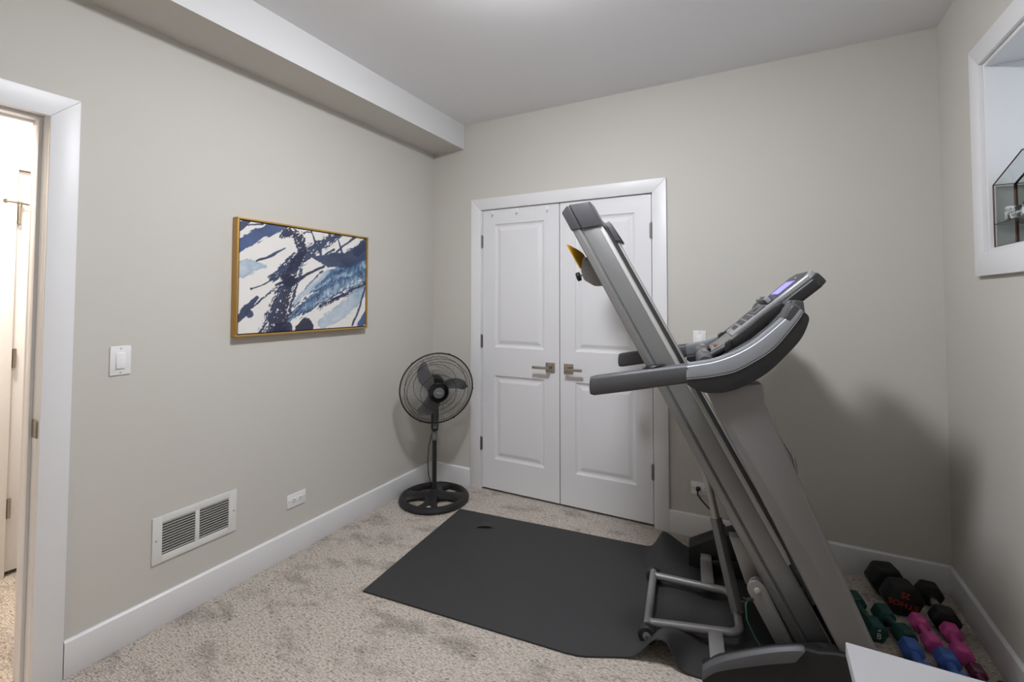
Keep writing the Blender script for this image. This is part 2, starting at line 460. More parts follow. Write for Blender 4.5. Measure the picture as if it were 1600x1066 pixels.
# ------------------------------------------------------------------ closet doors
def panel_mesh(x0, x1, z0, z1, y):              # moulded raised panel: ogee down, flat, up to the field
    loops = []
    for ins, dep in ((0, 0), (0.004, 0.006), (0.016, 0.0105), (0.026, 0.0105), (0.048, 0.0035), (0.052, 0.003)):
        loops.append([(x0 + ins, y + dep, z0 + ins), (x1 - ins, y + dep, z0 + ins), (x1 - ins, y + dep, z1 - ins), (x0 + ins, y + dep, z1 - ins)])
    b = B()
    R = [[b.bm.verts.new(p) for p in r] for r in loops]
    for a, c in zip(R, R[1:]):
        for i in range(4):
            j = (i + 1) % 4
            b.face([a[i], a[j], c[j], c[i]])
    b.face(R[-1])
    return b
def leaf(name, x0, x1, p0, p1, hinge_x, lever_dir, hx):
    zs = (0.016, 0.233, 0.838, 1.044, 1.948, 2.060)
    xs = (x0, p0, p1, x1)
    y = 0.002
    b = B()
    V = {}
    def v(x, yy, z):
        k = (round(x, 5), round(yy, 5), round(z, 5))
        if k not in V: V[k] = b.bm.verts.new((x, yy, z))
        return V[k]
    for i in range(3):
        for k in range(5):
            if i == 1 and k in (1, 3): continue
            b.face([v(xs[i], y, zs[k]), v(xs[i + 1], y, zs[k]), v(xs[i + 1], y, zs[k + 1]), v(xs[i], y, zs[k + 1])])
    yb = y + 0.036
    zz = list(zs)
    for k in range(5):
        b.face([v(x0, y, zz[k]), v(x0, y, zz[k + 1]), v(x0, yb, zz[k + 1]), v(x0, yb, zz[k])])
        b.face([v(x1, y, zz[k]), v(x1, yb, zz[k]), v(x1, yb, zz[k + 1]), v(x1, y, zz[k + 1])])
    for i in range(3):
        b.face([v(xs[i], y, zs[0]), v(xs[i], yb, zs[0]), v(xs[i + 1], yb, zs[0]), v(xs[i + 1], y, zs[0])])
        b.face([v(xs[i], y, zs[5]), v(xs[i + 1], y, zs[5]), v(xs[i + 1], yb, zs[5]), v(xs[i], yb, zs[5])])
        for k in range(5):
            b.face([v(xs[i], yb, zs[k]), v(xs[i], yb, zs[k + 1]), v(xs[i + 1], yb, zs[k + 1]), v(xs[i + 1], yb, zs[k])])
    d = struct(name, b, M['door'], smooth=False)
    for (za, zb) in ((zs[1], zs[2]), (zs[3], zs[4])):
        panel_mesh(p0, p1, za, zb, y).obj('panel', M['door'], d, smooth=False)
    for z in (1.825, 1.083, 0.332):
        b = B()
        b.cyl((hinge_x, -0.006, z - 0.046), (hinge_x, -0.006, z + 0.046), 0.0068, n=12)
        b.cyl((hinge_x, -0.006, z + 0.046), (hinge_x, -0.006, z + 0.052), 0.005, n=10)
        b.box(hinge_x - 0.012, hinge_x + 0.012, -0.002, 0.003, z - 0.045, z + 0.045)
        b.obj('hinge', M['hinge'], d)
    h = B().box(hx - 0.033, hx + 0.033, -0.007, y, 0.893, 0.959).obj('door_handle', M['nickel'], d, bevel=0.001)
    b = B()
    b.box(hx - 0.011, hx + 0.011, -0.050, -0.007, 0.918, 0.936)
    e = hx + lever_dir * 0.112
    b.box(min(hx - 0.011 * lever_dir, e), max(hx - 0.011 * lever_dir, e), -0.062, -0.050, 0.918, 0.936)
    b.obj('lever', M['nickel'], h, bevel=0.0012)
    return d
dl = leaf('door_1', 0.459, 1.0720, 0.561, 0.959, 0.450, -1, 1.006)
dr = leaf('door_2', 1.0785, 1.691, 1.186, 1.588, 1.692, 1, 1.140)
for x, c in ((0.543, 0.018), (0.745, 0.014), (0.985, 0.016)):
    hk = thing('door_hook', {0.543: 'small white hook at the top left of the left closet door', 0.745: 'small white hook near the middle of the left closet door top',
               0.985: 'small white hook at the top of the left closet door beside the door gap'}[x], 'hook', (x, 0.002, 2.02), 0, 'small hooks along the top of the left closet door')
    B().box(-0.012, 0.012, -0.003, 0.0, -0.004, 0.034).obj('hook_plate', M['plate'], hk, bevel=0.001)
    B().tube([(0, -0.003, 0.006), (0, -0.006, -0.008), (0, -0.014, -0.012), (0, -0.017, -0.004)], 0.0028, 8).obj('hook_arm', M['silver'], hk)

# ------------------------------------------------------------------ wall plates, outlets, vent
def outlet_parts(o):                               # local: lies in x,z, faces -y, long side along x
    B().box(-0.0585, 0.0585, -0.006, 0.0, -0.0365, 0.0365).obj('cover_plate', M['plate'], o, bevel=0.003)
    for sx in (-0.0195, 0.0195):
        r = B().box(sx - 0.0165, sx + 0.0165, -0.0085, -0.005, -0.0145, 0.0145).obj('receptacle', M['plate'], o, bevel=0.0035)
        bb = B()
        bb.box(sx - 0.006, sx + 0.003, -0.0090, -0.008, 0.0055, 0.0078).box(sx - 0.006, sx + 0.003, -0.0090, -0.008, -0.0078, -0.0055)
        bb.cyl((sx + 0.0085, -0.0090, 0), (sx + 0.0085, -0.008, 0), 0.0026, n=10)
        bb.obj('slots', M['slot'], r)
    for sx in (-0.0475, 0.0475):
        B().cyl((sx, -0.0072, 0), (sx, -0.005, 0), 0.003, n=10).obj('screw', M['silver'], o)
o = thing('wall_outlet', 'white sideways duplex outlet low on the left wall beside the air vent', 'outlet', (0, -1.216, 0.2875), math.radians(90))
outlet_parts(o)
o = thing('wall_outlet', 'white sideways duplex outlet on the back wall with a black plug in it', 'outlet', (1.968, 0, 0.2855), 0)
outlet_parts(o)
def switch_parts(o, on=True):
    B().box(-0.0355, 0.0355, -0.006, 0, -0.058, 0.058).obj('cover_plate', M['plate'], o, bevel=0.003)
    b = B()
    b.prism([(-0.0165, -0.033), (0.0165, -0.033), (0.0165, 0.033), (-0.0165, 0.033)], -0.0068, -0.005)
    p = [(-0.0150, -0.031, -0.0125), (0.0150, -0.031, -0.0125), (0.0150, 0.031, -0.0072), (-0.0150, 0.031, -0.0072)]
    b.loft([[(x, -0.006, z) for x, z, y in p], [(x, y, z) for x, z, y in p]])
    b.obj('rocker', M['plate'], o, bevel=0.0006)
    for z in (-0.0485, 0.0485):
        B().cyl((0, -0.0068, z), (0, -0.005, z), 0.0028, n=10).obj('screw', M['silver'], o)
o = thing('light_switch', 'white rocker light switch on the left wall beside the hall doorway', 'light switch', (0, -2.041, 1.1445), math.radians(90))
switch_parts(o)
o = thing('light_switch', 'white rocker wall plate on the back wall behind the treadmill console', 'light switch', (1.9665, 0, 1.151), 0)
switch_parts(o)
# return-air grille
v = thing('air_vent', 'white metal return air vent with two columns of slats low on the left wall', 'vent', (0, -1.7335, 0.3635), math.radians(90))
b = B()
hw, hh = 0.179, 0.0985
def fr(x0, x1, za, zb): b.box(x0, x1, -0.007, 0, za, zb)
fr(-hw, -0.142, -hh, hh); fr(0.142, hw, -hh, hh); fr(-0.142, 0.142, 0.069, hh); fr(-0.142, 0.142, -hh, -0.069); fr(-0.009, 0.009, -0.069, 0.069)
b.obj('grille_frame', M['vent'], v, bevel=0.0012)
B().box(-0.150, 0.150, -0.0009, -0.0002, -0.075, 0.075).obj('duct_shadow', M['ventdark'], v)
proto = None
for sx in (-1, 1):
    for k in range(12):
        z = -0.0625 + k * 0.01136
        if proto is None:
            bb = B()
            bb.loft([[(x, -0.0066, 0.0040), (x, -0.0058, 0.0046), (x, -0.0012, -0.0018), (x, -0.0020, -0.0024)] for x in (-0.0665, 0.0665)])
            proto = bb.obj('slat', M['vent'], v); s = proto
        else:
            s = proto.copy(); COL.objects.link(s)
        s.location = (sx * 0.0755, 0, z)
for sx in (-0.165, 0.165):
    B().cyl((sx, -0.0085, 0), (sx, -0.006, 0), 0.004, n=10).obj('screw', M['silver'], v)

# ------------------------------------------------------------------ framed abstract picture
STROKES = [
    ('F', 0.9, [(0.2822, 0.0577, 0.0325), (0.3869, 0.1421, 0.0775), (0.5004, 0.2082, 0.1188), (0.6449, 0.2807, 0.1476), (0.8532, 0.3541, 0.1633)]),
    ('F', 0.5, [(0.4605, 0.2489, 0.0448), (0.5697, 0.3206, 0.0759), (0.6991, 0.3631, 0.1113), (0.852, 0.4289, 0.1308)]),
    ('L', 0.3, [(-0.0058, 0.3187, 0.0832), (0.0501, 0.3436, 0.0788), (0.1014, 0.3473, 0.0443), (0.1356, 0.346, 0.0226)]),
    ('G', 0.3, [(0.5082, 0.0326, 0.0733), (0.6477, 0.1011, 0.1082), (0.8183, 0.2271, 0.0855)]),
    ('B', 0.3, [(-0.0148, 0.4329, 0.0622), (0.0985, 0.5109, 0.0667), (0.2149, 0.5722, 0.0634)]),
    ('N', 0.2, [(-0.0028, 0.5358, 0.042), (0.0352, 0.57, 0.0358)]),
    ('N', 0.2, [(0.0321, 0.5482, 0.0071), (0.1201, 0.5689, 0.012)]),
    ('N', 0.6, [(0.1796, 0.2854, 0.0462), (0.3112, 0.3779, 0.0664), (0.4188, 0.4597, 0.0705), (0.6078, 0.5748, 0.0584)]),
    ('D', 0.6, [(0.2322, 0.5211, 0.032), (0.2952, 0.5529, 0.0497), (0.3488, 0.5164, 0.0562), (0.3634, 0.4541, 0.0599), (0.3158, 0.3704, 0.0749), (0.2783, 0.2823, 0.0895), (0.2465, 0.1736, 0.1118), (0.2152, 0.0828, 0.1255), (0.2087, -0.0073, 0.1328)]),
    ('N', 0.2, [(0.0898, 0.3718, 0.0088), (0.1774, 0.4111, 0.0185), (0.25, 0.4564, 0.0064)]),
    ('D', 0.1, [(0.1962, 0.2486, 0.0109), (0.2449, 0.2693, 0.0192), (0.2785, 0.2761, 0.0814), (0.3131, 0.272, 0.0332), (0.3841, 0.311, 0.0172), (0.5077, 0.372, 0.0147)]),
    ('D', 0.1, [(0.0667, 0.2258, 0.0144), (0.0754, 0.2289, 0.0058), (0.1258, 0.2478, 0.0067), (0.2441, 0.3114, 0.0096)]),
    ('N', 0.2, [(-0.0013, 0.0716, 0.0346), (0.0432, 0.1266, 0.0427), (0.0969, 0.1816, 0.0191)]),
    ('N', 0.1, [(0.0531, 0.0981, 0.0443), (0.056, 0.0966, 0.043)]),
    ('N', 0.25, [(0.4337, 0.4202, 0.0142), (0.5374, 0.4081, 0.0842), (0.6647, 0.4184, 0.0996), (0.8571, 0.5044, 0.1204)]),
    ('N', 0.2, [(0.7548, 0.4803, 0.0625), (0.8563, 0.556, 0.0767)]),
    ('N', 0.1, [(0.4171, 0.5658, 0.0071), (0.4467, 0.5038, 0.0125), (0.4817, 0.4453, 0.0218)]),
    ('N', 0.1, [(0.608, 0.5617, 0.0078), (0.625, 0.507, 0.0118), (0.6443, 0.4546, 0.0178)]),
    ('N', 0.4, [(0.5833, 0.4489, 0.0153), (0.6577, 0.5106, 0.0139), (0.7533, 0.5758, 0.0188)]),
    ('N', 0.4, [(0.5165, 0.4444, 0.0093), (0.5776, 0.4759, 0.0153)]),
    ('D', 0.9, [(0.482, 0.1291, 0.0145), (0.6462, 0.1974, 0.0236), (0.8419, 0.2788, 0.0216)]),
    ('N', 0.9, [(0.6037, 0.1667, 0.0116), (0.7353, 0.239, 0.0144)]),
    ('N', 0.3, [(0.7331, 0.0096, 0.0164), (0.7898, 0.1212, 0.0169), (0.8362, 0.2507, 0.0151)]),
    ('D', 0.15, [(0.344, 0.008, 0.0505), (0.3888, 0.0297, 0.0818), (0.4169, 0.0122, 0.0524)]),
    ('D', 0.15, [(0.2246, 0.0144, 0.0709), (0.2744, 0.0194, 0.0648)]),
    ('B', 0.2, [(0.7976, 0.0066, 0.0528), (0.8575, 0.0644, 0.0652)]),
    ('N', 1.2, [(0.1113, 0.0023, 0.0222), (0.1673, 0.0842, 0.0198), (0.2455, 0.2349, 0.0192)]),
    ('N', 1.2, [(0.0684, 0.1263, 0.0087), (0.1345, 0.1878, 0.0105), (0.2285, 0.2572, 0.0111)]),
    ('N', 1.2, [(0.2813, 0.1118, 0.0179), (0.3224, 0.2369, 0.02), (0.3693, 0.3744, 0.012)]),
    ('N', 1.3, [(0.3023, 0.1349, 0.0082), (0.3853, 0.2386, 0.0103), (0.4982, 0.342, 0.0146)]),
    ('N', 1.2, [(0.164, 0.2773, 0.0122), (0.2351, 0.3568, 0.0175), (0.3103, 0.4329, 0.0133)]),
    ('N', 1.0, [(0.22, 0.5119, 0.0079), (0.2565, 0.5669, 0.0211)]),
    ('N', 1.2, [(0.3091, 0.5036, 0.0133), (0.3365, 0.4513, 0.0135)]),
    ('N', 1.2, [(0.3618, 0.5502, 0.0086), (0.4265, 0.5671, 0.0124)]),
    ('G', 0.4, [(0.315, 0.1583, 0.0249), (0.441, 0.2647, 0.0355), (0.5385, 0.336, 0.028)]),
]

def vnoise(x, y, seed):
    rs = np.random.RandomState(seed).rand(128, 128)
    xi = np.floor(x).astype(int); yi = np.floor(y).astype(int)
    fx = x - xi; fy = y - yi
    fx = fx * fx * (3 - 2 * fx); fy = fy * fy * (3 - 2 * fy)
    g = lambda a, c: rs[a % 128, c % 128]
    return (g(xi, yi) * (1 - fx) + g(xi + 1, yi) * fx) * (1 - fy) + (g(xi, yi + 1) * (1 - fx) + g(xi + 1, yi + 1) * fx) * fy
def fbm(x, y, seed, o=4):
    s = 0; a = 0.5
    for i in range(o): s = s + a * vnoise(x * 2 ** i, y * 2 ** i, seed + i); a *= 0.5
    return s / (1 - 0.5 ** o)
def paint(X, Y):
    """colour of the print at canvas metres X, Y: brush strokes given as centre lines with widths"""
    lin = lambda c: np.array([((v_ / 255 + 0.055) / 1.055) ** 2.4 for v_ in c])
    col = np.ones(X.shape + (3,)) * lin((231, 228, 224))
    col = col * (1 - 0.10 * np.clip(fbm(X * 7, Y * 7, 200) - 0.45, 0, 1))[..., None]
    inks = dict(N=(58, 70, 98), D=(49, 53, 76), B=(70, 88, 128), L=(112, 152, 182), G=(140, 168, 192), F=(62, 98, 148))
    wx = (fbm(X * 22, Y * 22, 3) - 0.5) * 0.012
    wy = (fbm(X * 22, Y * 22, 9) - 0.5) * 0.012
    for si, (c, rough, pts) in enumerate(STROKES):
        best = np.full(X.shape, 9.0); al = np.zeros(X.shape); sd = np.zeros(X.shape); ww = np.ones(X.shape) * 0.01
        acc = 0
        for (ax, ay, aw), (bx, by, bw) in zip(pts, pts[1:]):
            dx, dy = bx - ax, by - ay; L = math.hypot(dx, dy) + 1e-9
            px, py = X + wx - ax, Y + wy - ay
            t = np.clip((px * dx + py * dy) / L ** 2, 0, 1)
            d = np.hypot(px - t * dx, py - t * dy); h = (aw + (bw - aw) * t) / 2
            q = d / h
            m = q < best
            best = np.where(m, q, best); al = np.where(m, acc + t * L, al)
            sd = np.where(m, (px * dy - py * dx) / L, sd); ww = np.where(m, h, ww)
            acc += L
        bristle = fbm(al * 14 + 7 * si, sd * 190 + 50, 20 + si)
        spots = fbm((X * 0.8 + Y * 0.6) * 60, (Y * 0.8 - X * 0.6) * 150, 60 + si, 2)
        edge = best + (bristle - 0.5) * rough * 1.9 + (spots - 0.5) * rough * 1.6
        k = np.clip((1.0 - edge) / 0.10, 0, 1)
        if rough >= 0.5 and c != 'F':               # dry brush: bare canvas flecks
            sp2 = fbm((X * 0.8 + Y * 0.6) * 75, (Y * 0.8 - X * 0.6) * 110, 140 + si, 2)
            k = k * (1 - np.clip((sp2 - 0.73 + 0.10 * np.clip(best - 0.4, 0, 1)) / 0.05, 0, 1))
        ink = lin(inks[c])
        tone = fbm(X * 9 + si, Y * 9, 90 + si)
        side_ = sd / ww
        if c == 'F':                                # wet feathered wash: hairs across the stroke, dark rims
            hair = fbm(al * 120 + side_ * 2.5, side_ * 2.2 + 11, 31 + si, 3)
            big = fbm(al * 16, side_ * 1.5 + 5, 37 + si, 3)
            v_ = 0.10 + 0.75 * hair + 0.75 * (big - 0.5) + 0.35 * np.sin(np.clip(np.abs(side_ + 0.25) * 2.2, 0, 3.1)) - 0.55 * np.clip(best - 0.55, 0, 0.6)
            v_ = np.clip((v_ - 0.34) / 0.80, 0, 1)[..., None]
            lo, mi, hi = lin((44, 62, 96)), lin((88, 120, 154)), lin((180, 200, 214))
            cc = np.where(v_ < 0.5, lo + (mi - lo) * v_ * 2, mi + (hi - mi) * (v_ * 2 - 1))
        elif c in 'LG':
            f = np.clip(0.5 + 1.9 * (tone - 0.45) + 0.5 * (fbm(al * 50, side_ * 5, 77 + si) - 0.5), 0, 1)[..., None]
            cc = ink * (1 - f * 0.75) + lin((212, 218, 222)) * f * 0.75
            cc = cc * (1 - 0.45 * np.clip(best[..., None] - 0.6, 0, 0.4))
        else:
            cc = ink * (0.70 + 0.65 * tone[..., None]) * (1 + 0.35 * (fbm(al * 20, side_ * 14, 55 + si)[..., None] - 0.5))
        op = {'L': 0.85, 'G': 0.85, 'F': 0.96}.get(c, 0.97)
        col = col * (1 - k[..., None] * op) + cc * k[..., None] * op
    return col
PW, PH = 0.858, 0.588
pic = thing('framed_picture', 'abstract navy and blue brush stroke canvas in a thin gold frame on the left wall', 'picture', (0, -1.170, 1.5015), math.radians(90))
b = B()
for (x0, x1, za, zb) in ((-PW / 2, PW / 2, PH / 2 - 0.009, PH / 2), (-PW / 2, PW / 2, -PH / 2, -PH / 2 + 0.009), (-PW / 2, -PW / 2 + 0.009, -PH / 2 + 0.009, PH / 2 - 0.009), (PW / 2 - 0.009, PW / 2, -PH / 2 + 0.009, PH / 2 - 0.009)):
    b.box(x0, x1, -0.042, -0.001, za, zb)
b.obj('frame', M['gold'], pic, bevel=0.0008)
B().box(-PW / 2 + 0.009, PW / 2 - 0.009, -0.026, -0.001, -PH / 2 + 0.009, PH / 2 - 0.009).obj('frame_backing', M['framedark'], pic)
NX, NZ = 470, 318
CWd, CHt = 0.828, 0.558
gx = np.linspace(-CWd / 2, CWd / 2, NX); gz = np.linspace(-CHt / 2, CHt / 2, NZ)
GX, GZ = np.meshgrid(gx, gz)
colr = paint((GX + CWd / 2) / CWd * 0.84, (GZ + CHt / 2) / CHt * 0.57)
verts = np.stack([GX, np.full_like(GX, -0.0365) - 0.0, GZ], -1).reshape(-1, 3)
idx = np.arange(NX * NZ).reshape(NZ, NX)
quads = np.stack([idx[:-1, :-1], idx[:-1, 1:], idx[1:, 1:], idx[1:, :-1]], -1).reshape(-1, 4)
n0 = len(verts)
ring = np.concatenate([idx[0, :], idx[1:, -1], idx[-1, -2::-1], idx[-2:0:-1, 0]])
back = verts[ring] + np.array([0, 0.010, 0])
allv = np.concatenate([verts, back])
k2 = len(ring)
side = [(int(ring[i]), n0 + i, n0 + (i + 1) % k2, int(ring[(i + 1) % k2])) for i in range(k2)]
me = bpy.data.meshes.new('canvas')
me.from_pydata(allv.tolist(), [], quads.tolist() + side)
ca = me.color_attributes.new('print', 'FLOAT_COLOR', 'POINT')
cols = np.ones((len(allv), 4), np.float32)
cols[:n0, :3] = colr.reshape(-1, 3); cols[n0:, :3] = colr.reshape(-1, 3)[ring]
ca.data.foreach_set('color', cols.ravel())
cm = bpy.data.materials.new('canvas_print'); cm.use_nodes = True
nt = cm.node_tree; pb = nt.nodes['Principled BSDF']
at = nt.nodes.new('ShaderNodeVertexColor'); at.layer_name = 'print'
nt.links.new(at.outputs['Color'], pb.inputs['Base Color'])
pb.inputs['Roughness'].default_value = 0.6; pb.inputs['Specular IOR Level'].default_value = 0.3
nz = nt.nodes.new('ShaderNodeTexNoise'); nz.inputs['Scale'].default_value = 900
bp = nt.nodes.new('ShaderNodeBump'); bp.inputs['Strength'].default_value = 0.08; bp.inputs['Distance'].default_value = 0.001
nt.links.new(nz.outputs['Fac'], bp.inputs['Height']); nt.links.new(bp.outputs['Normal'], pb.inputs['Normal'])
me.materials.append(cm)
cv = bpy.data.objects.new('canvas', me); COL.objects.link(cv); cv.parent = pic

# ------------------------------------------------------------------ exercise mat, buckled where the treadmill frame stands on it
mat_o = thing('exercise_mat', 'large black rubber exercise mat on the carpet, buckled beneath the treadmill frame', 'mat', (0.597, -1.301, 0), math.radians(5.2))
ML, MW = 1.98, 0.942
def smooth(a, b_, x):
    t = min(1, max(0, (x - a) / (b_ - a))); return t * t * (3 - 2 * t)
def mat_h(u, t):
    z = 0.0
    en = 1 - smooth(0.02, 0.30, t)            # near edge
    ef = smooth(MW - 0.24, MW - 0.02, t)      # far edge
    def hump(c, w): return math.exp(-abs((u - c) / w) ** 2.6)
    z += 0.100 * en * math.exp(-abs((u - 1.365 - 0.22 * t) / (0.088 if u < 1.365 + 0.22 * t else 0.085)) ** 3)
    z += 0.098 * ef * math.exp(-abs((u - 1.285) / (0.040 if u < 1.285 else 0.115)) ** 1.9)
    z += 0.020 * ef * hump(1.50, 0.10)
    z += 0.022 * (1 - en) * (1 - ef) * hump(1.40, 0.09) + 0.02 * (1 - en) * hump(1.62, 0.10) * smooth(0.2, 0.5, t)
    z += 0.0012 * math.sin(u * 6 + t * 4)
    return max(z, 0.0) + lip(u, t)[0]
def lip(u, t):                                  # a small crease whose far lip curls over towards the near side
    A = math.exp(-((u - 0.265) / 0.042) ** 4)
    s = t - (PT0 + PSL * (u - 0.265))
    if s < 0: return 0.004 * A * math.exp(s / 0.05) , 0.0
    return 0.015 * A * math.exp(-(s / 0.05) ** 1.3), 0.014 * A * math.exp(-(s / 0.03) ** 1.3)
PT0, PSL = 0.772, 0.35
b = B()
us = []
u = 0.0
while u < ML - 1e-6:
    us.append(u)
    u += 0.012 if (1.0 < u < 1.75) else (0.005 if 0.19 < u < 0.34 else 0.05)
us.append(ML)
ts = sorted(set([round(MW * i / 44, 4) for i in range(45)] + [round(0.715 + i * 0.0025, 4) for i in range(44)]))
top = []; bot = []
for u in us:
    ct = 0.024 * 0; row = []; rb = []
    for t in ts:
        z = mat_h(u, t)
        bow = -0.030 * math.sin(math.pi * min(1, u / 1.3)) if t < 0.0 else 0.0
        uu = u - 0.06 * smooth(1.3, 1.5, u) * (1 - smooth(0.0, 0.3, t))
        tt = t + (0.075 * smooth(1.0, 1.28, u) * (1 - smooth(0.0, 0.45, t)))
        tt -= lip(u, t)[1]; row.append(b.bm.verts.new((uu, tt, z + 0.008))); rb.append(b.bm.verts.new((uu, tt, z + 0.001)))
    top.append(row); bot.append(rb)
for i in range(len(us) - 1):
    for j in range(len(ts) - 1):
        b.face([top[i][j], top[i + 1][j], top[i + 1][j + 1], top[i][j + 1]])
        b.face([bot[i][j], bot[i][j + 1], bot[i + 1][j + 1], bot[i + 1][j]])
for i in range(len(us) - 1):
    b.face([top[i][0], bot[i][0], bot[i + 1][0], top[i + 1][0]]); b.face([top[i][-1], top[i + 1][-1], bot[i + 1][-1], bot[i][-1]])
for j in range(len(ts) - 1):
    b.face([top[0][j], top[0][j + 1], bot[0][j + 1], bot[0][j]]); b.face([top[-1][j], bot[-1][j], bot[-1][j + 1], top[-1][j + 1]])
b.obj('mat_sheet', M['rubber'], mat_o)

# ------------------------------------------------------------------ pedestal fan
FX, FY = 0.268, -0.322
fan = thing('pedestal_fan', 'black pedestal fan with round wire cage standing in the corner beside the closet', 'fan', (FX, FY, 0))
FR = 0.228
# base: round ring with four broad curved spokes
B().lathe([(FR - 0.034, 0.004), (FR - 0.010, 0.0), (FR + 0.008, 0.004), (FR + 0.014, 0.020), (FR + 0.006, 0.036), (FR - 0.012, 0.044), (FR - 0.030, 0.038), (FR - 0.038, 0.020)], n=64, closed=True).obj('base_ring', M['fanblack'], fan)
for k in range(4):
    a = math.radians(20 + 90 * k)
    rings = []
    n = 12
    for i in range(n + 1):
        s = i / n
        r = 0.030 + (FR - 0.045) * s
        hw = 0.062 - 0.030 * math.sin(math.pi * min(1, s * 1.15)) + 0.022 * s
        z = 0.060 - 0.024 * s
        aa = a + 0.10 * math.sin(math.pi * s)
        c, sn = math.cos(aa), math.sin(aa)
        ring = []
        for f_, dz in ((-1, -0.022), (-0.85, -0.004), (-0.4, 0.002), (0.4, 0.002), (0.85, -0.004), (1, -0.022), (0.8, -0.030), (-0.8, -0.030)):
            ring.append((c * r - sn * hw * f_, sn * r + c * hw * f_, z + dz))
        rings.append(ring)
    B().loft(rings).obj('base_spoke', M['fanblack'], fan)
B().lathe([(0.060, 0.036), (0.058, 0.058), (0.045, 0.064), (0.030, 0.070), (0.026, 0.080), (0.012, 0.081)], n=24).obj('base_hub', M['fanblack'], fan)
b = B()
b.flat([(-0.014, -0.008), (0.016, -0.008), (0.012, 0.006), (-0.004, 0.010)], -0.0006, 0.0006)
b.move(Matrix.Translation((0.09, -0.178, 0.0420)) @ Matrix.Rotation(math.radians(28), 4, 'Z'))
tag(b.obj('sticker', M['white'], fan), 'small white sticker')
B().cyl((0, 0, 0.06), (0, 0, 0.43), 0.0155, n=20).obj('lower_pole', M['fanblack'], fan)
B().lathe([(0.010, 0.415), (0.019, 0.415), (0.021, 0.420), (0.021, 0.448), (0.017, 0.476), (0.010, 0.480)], n=20).obj('collar', M['fanlabel'], fan)
B().cyl((0, 0, 0.46), (0, 0, 0.52), 0.010, n=16).obj('upper_pole', M['steel'], fan)
# control box facing the room, follows the head's heading
AZ = math.radians(-43.9)
nx, ny = math.cos(AZ), math.sin(AZ)
Rz = Matrix.Rotation(AZ + math.pi / 2, 4, 'Z')      # local -y looks out of the fan
b = B(); b.box(-0.023, 0.023, -0.028, 0.026, 0.478, 0.72)
b.move(Rz); b.obj('control_box', M['fanblack'], fan, bevel=0.012, seg=3)
b = B(); b.box(-0.015, 0.015, -0.0300, -0.027, 0.498, 0.640)
b.move(Rz); cbp = b.obj('control_panel', M['fanlabel'], fan, bevel=0.001)
for k in range(3):
    b = B(); b.box(-0.009, 0.009, -0.034, -0.029, 0.65 + k * 0.018, 0.662 + k * 0.018)
    b.move(Rz); b.obj('speed_button', M['fanblack'], fan, bevel=0.001)
# head: local frame with -y as the blowing direction, tipped 10 degrees down
HC = Vector((nx * 0.085, ny * 0.085, 0.785))
HM = Matrix.Translation(HC) @ Rz @ Matrix.Rotation(math.radians(10), 4, 'X')
def hobj(b, name, m, parent=fan, **kw):
    b.move(HM); return b.obj(name, m, parent, **kw)
LM = Matrix.Rotation(math.radians(90), 4, 'X')      # lathe z -> local -y
b = B(); b.lathe([(0.004, -0.150), (0.045, -0.145), (0.062, -0.120), (0.066, -0.060), (0.064, -0.022), (0.020, -0.018)], n=28); b.move(LM)
hobj(b, 'motor_housing', M['fanblack'])
b = B(); b.cyl((0, 0.02, 0), (0, -0.03, 0), 0.006, n=10)
hobj(b, 'motor_shaft', M['steel'])
b = B(); b.lathe([(0.006, -0.016), (0.036, -0.014), (0.038, 0.022), (0.030, 0.030), (0.006, 0.033)], n=24); b.move(LM)
hobj(b, 'blade_hub', M['fangrey'])
for k in range(3):
    a0 = math.radians((141, 20, 258)[k])
    rings = []
    n = 14
    for i in range(n + 1):
        s = i / n
        r = 0.030 + 0.182 * s
        half = (0.022 + 0.026 * math.sin(math.pi * min(1, s * 0.80 + 0.05))) * (1 if s < 0.88 else math.sqrt(max(0.02, 1 - ((s - 0.88) / 0.125) ** 2)))
        ac = a0 - 0.36 * s * s
        ring_t = []; ring_b = []
        for q in range(7):
            f_ = -1 + q / 3
            ang = ac + f_ * half / max(r, 0.05)
            y = -0.002 - f_ * 0.027 * (1 - 0.35 * s) + 0.004 * f_ * f_
            ring_t.append((r * math.cos(ang), y - 0.0011, r * math.sin(ang)))
            ring_b.append((r * math.cos(ang), y + 0.0011, r * math.sin(ang)))
        rings.append(ring_t + ring_b[::-1])
    b = B(); b.loft(rings)
    hobj(b, 'blade', M['fangrey'])
GR = 0.248
def wires(nw, prof):
    b = B()
    for k in range(nw):
        a = 2 * math.pi * k / nw
        c, s = math.cos(a), math.sin(a)
        b.tube([(r * c, y, r * s) for r, y in prof], 0.00095, 4, cap=False)
    return b
front = [(0.055, -0.078), (0.10, -0.077), (0.15, -0.072), (0.20, -0.058), (0.232, -0.036), (0.246, -0.006)]
rear = [(0.066, 0.070), (0.11, 0.068), (0.16, 0.060), (0.21, 0.042), (0.236, 0.022), (0.246, 0.004)]
hobj(tagb := wires(144, front), 'front_grille_wires', M['fanblack'])['kind'] = 'stuff'
hobj(wires(96, rear), 'rear_grille_wires', M['fanblack'])['kind'] = 'stuff'
def ringtube(r, y, rad, n=64, k=6):
    b = B(); b.tube([(r * math.cos(2 * math.pi * i / n), y, r * math.sin(2 * math.pi * i / n)) for i in range(n)], rad, k, closed=True); return b
hobj(ringtube(GR, 0.0, 0.0048, 72, 10), 'cage_rim', M['fanblack'])
for r, y in ((0.120, -0.0765), (0.205, -0.057), (0.222, -0.045)):
    hobj(ringtube(r, y, 0.0016), 'front_grille_ring', M['fanblack'])
for r, y in ((0.15, 0.063), (0.21, 0.044)):
    hobj(ringtube(r, y, 0.0016), 'rear_grille_ring', M['fanblack'])
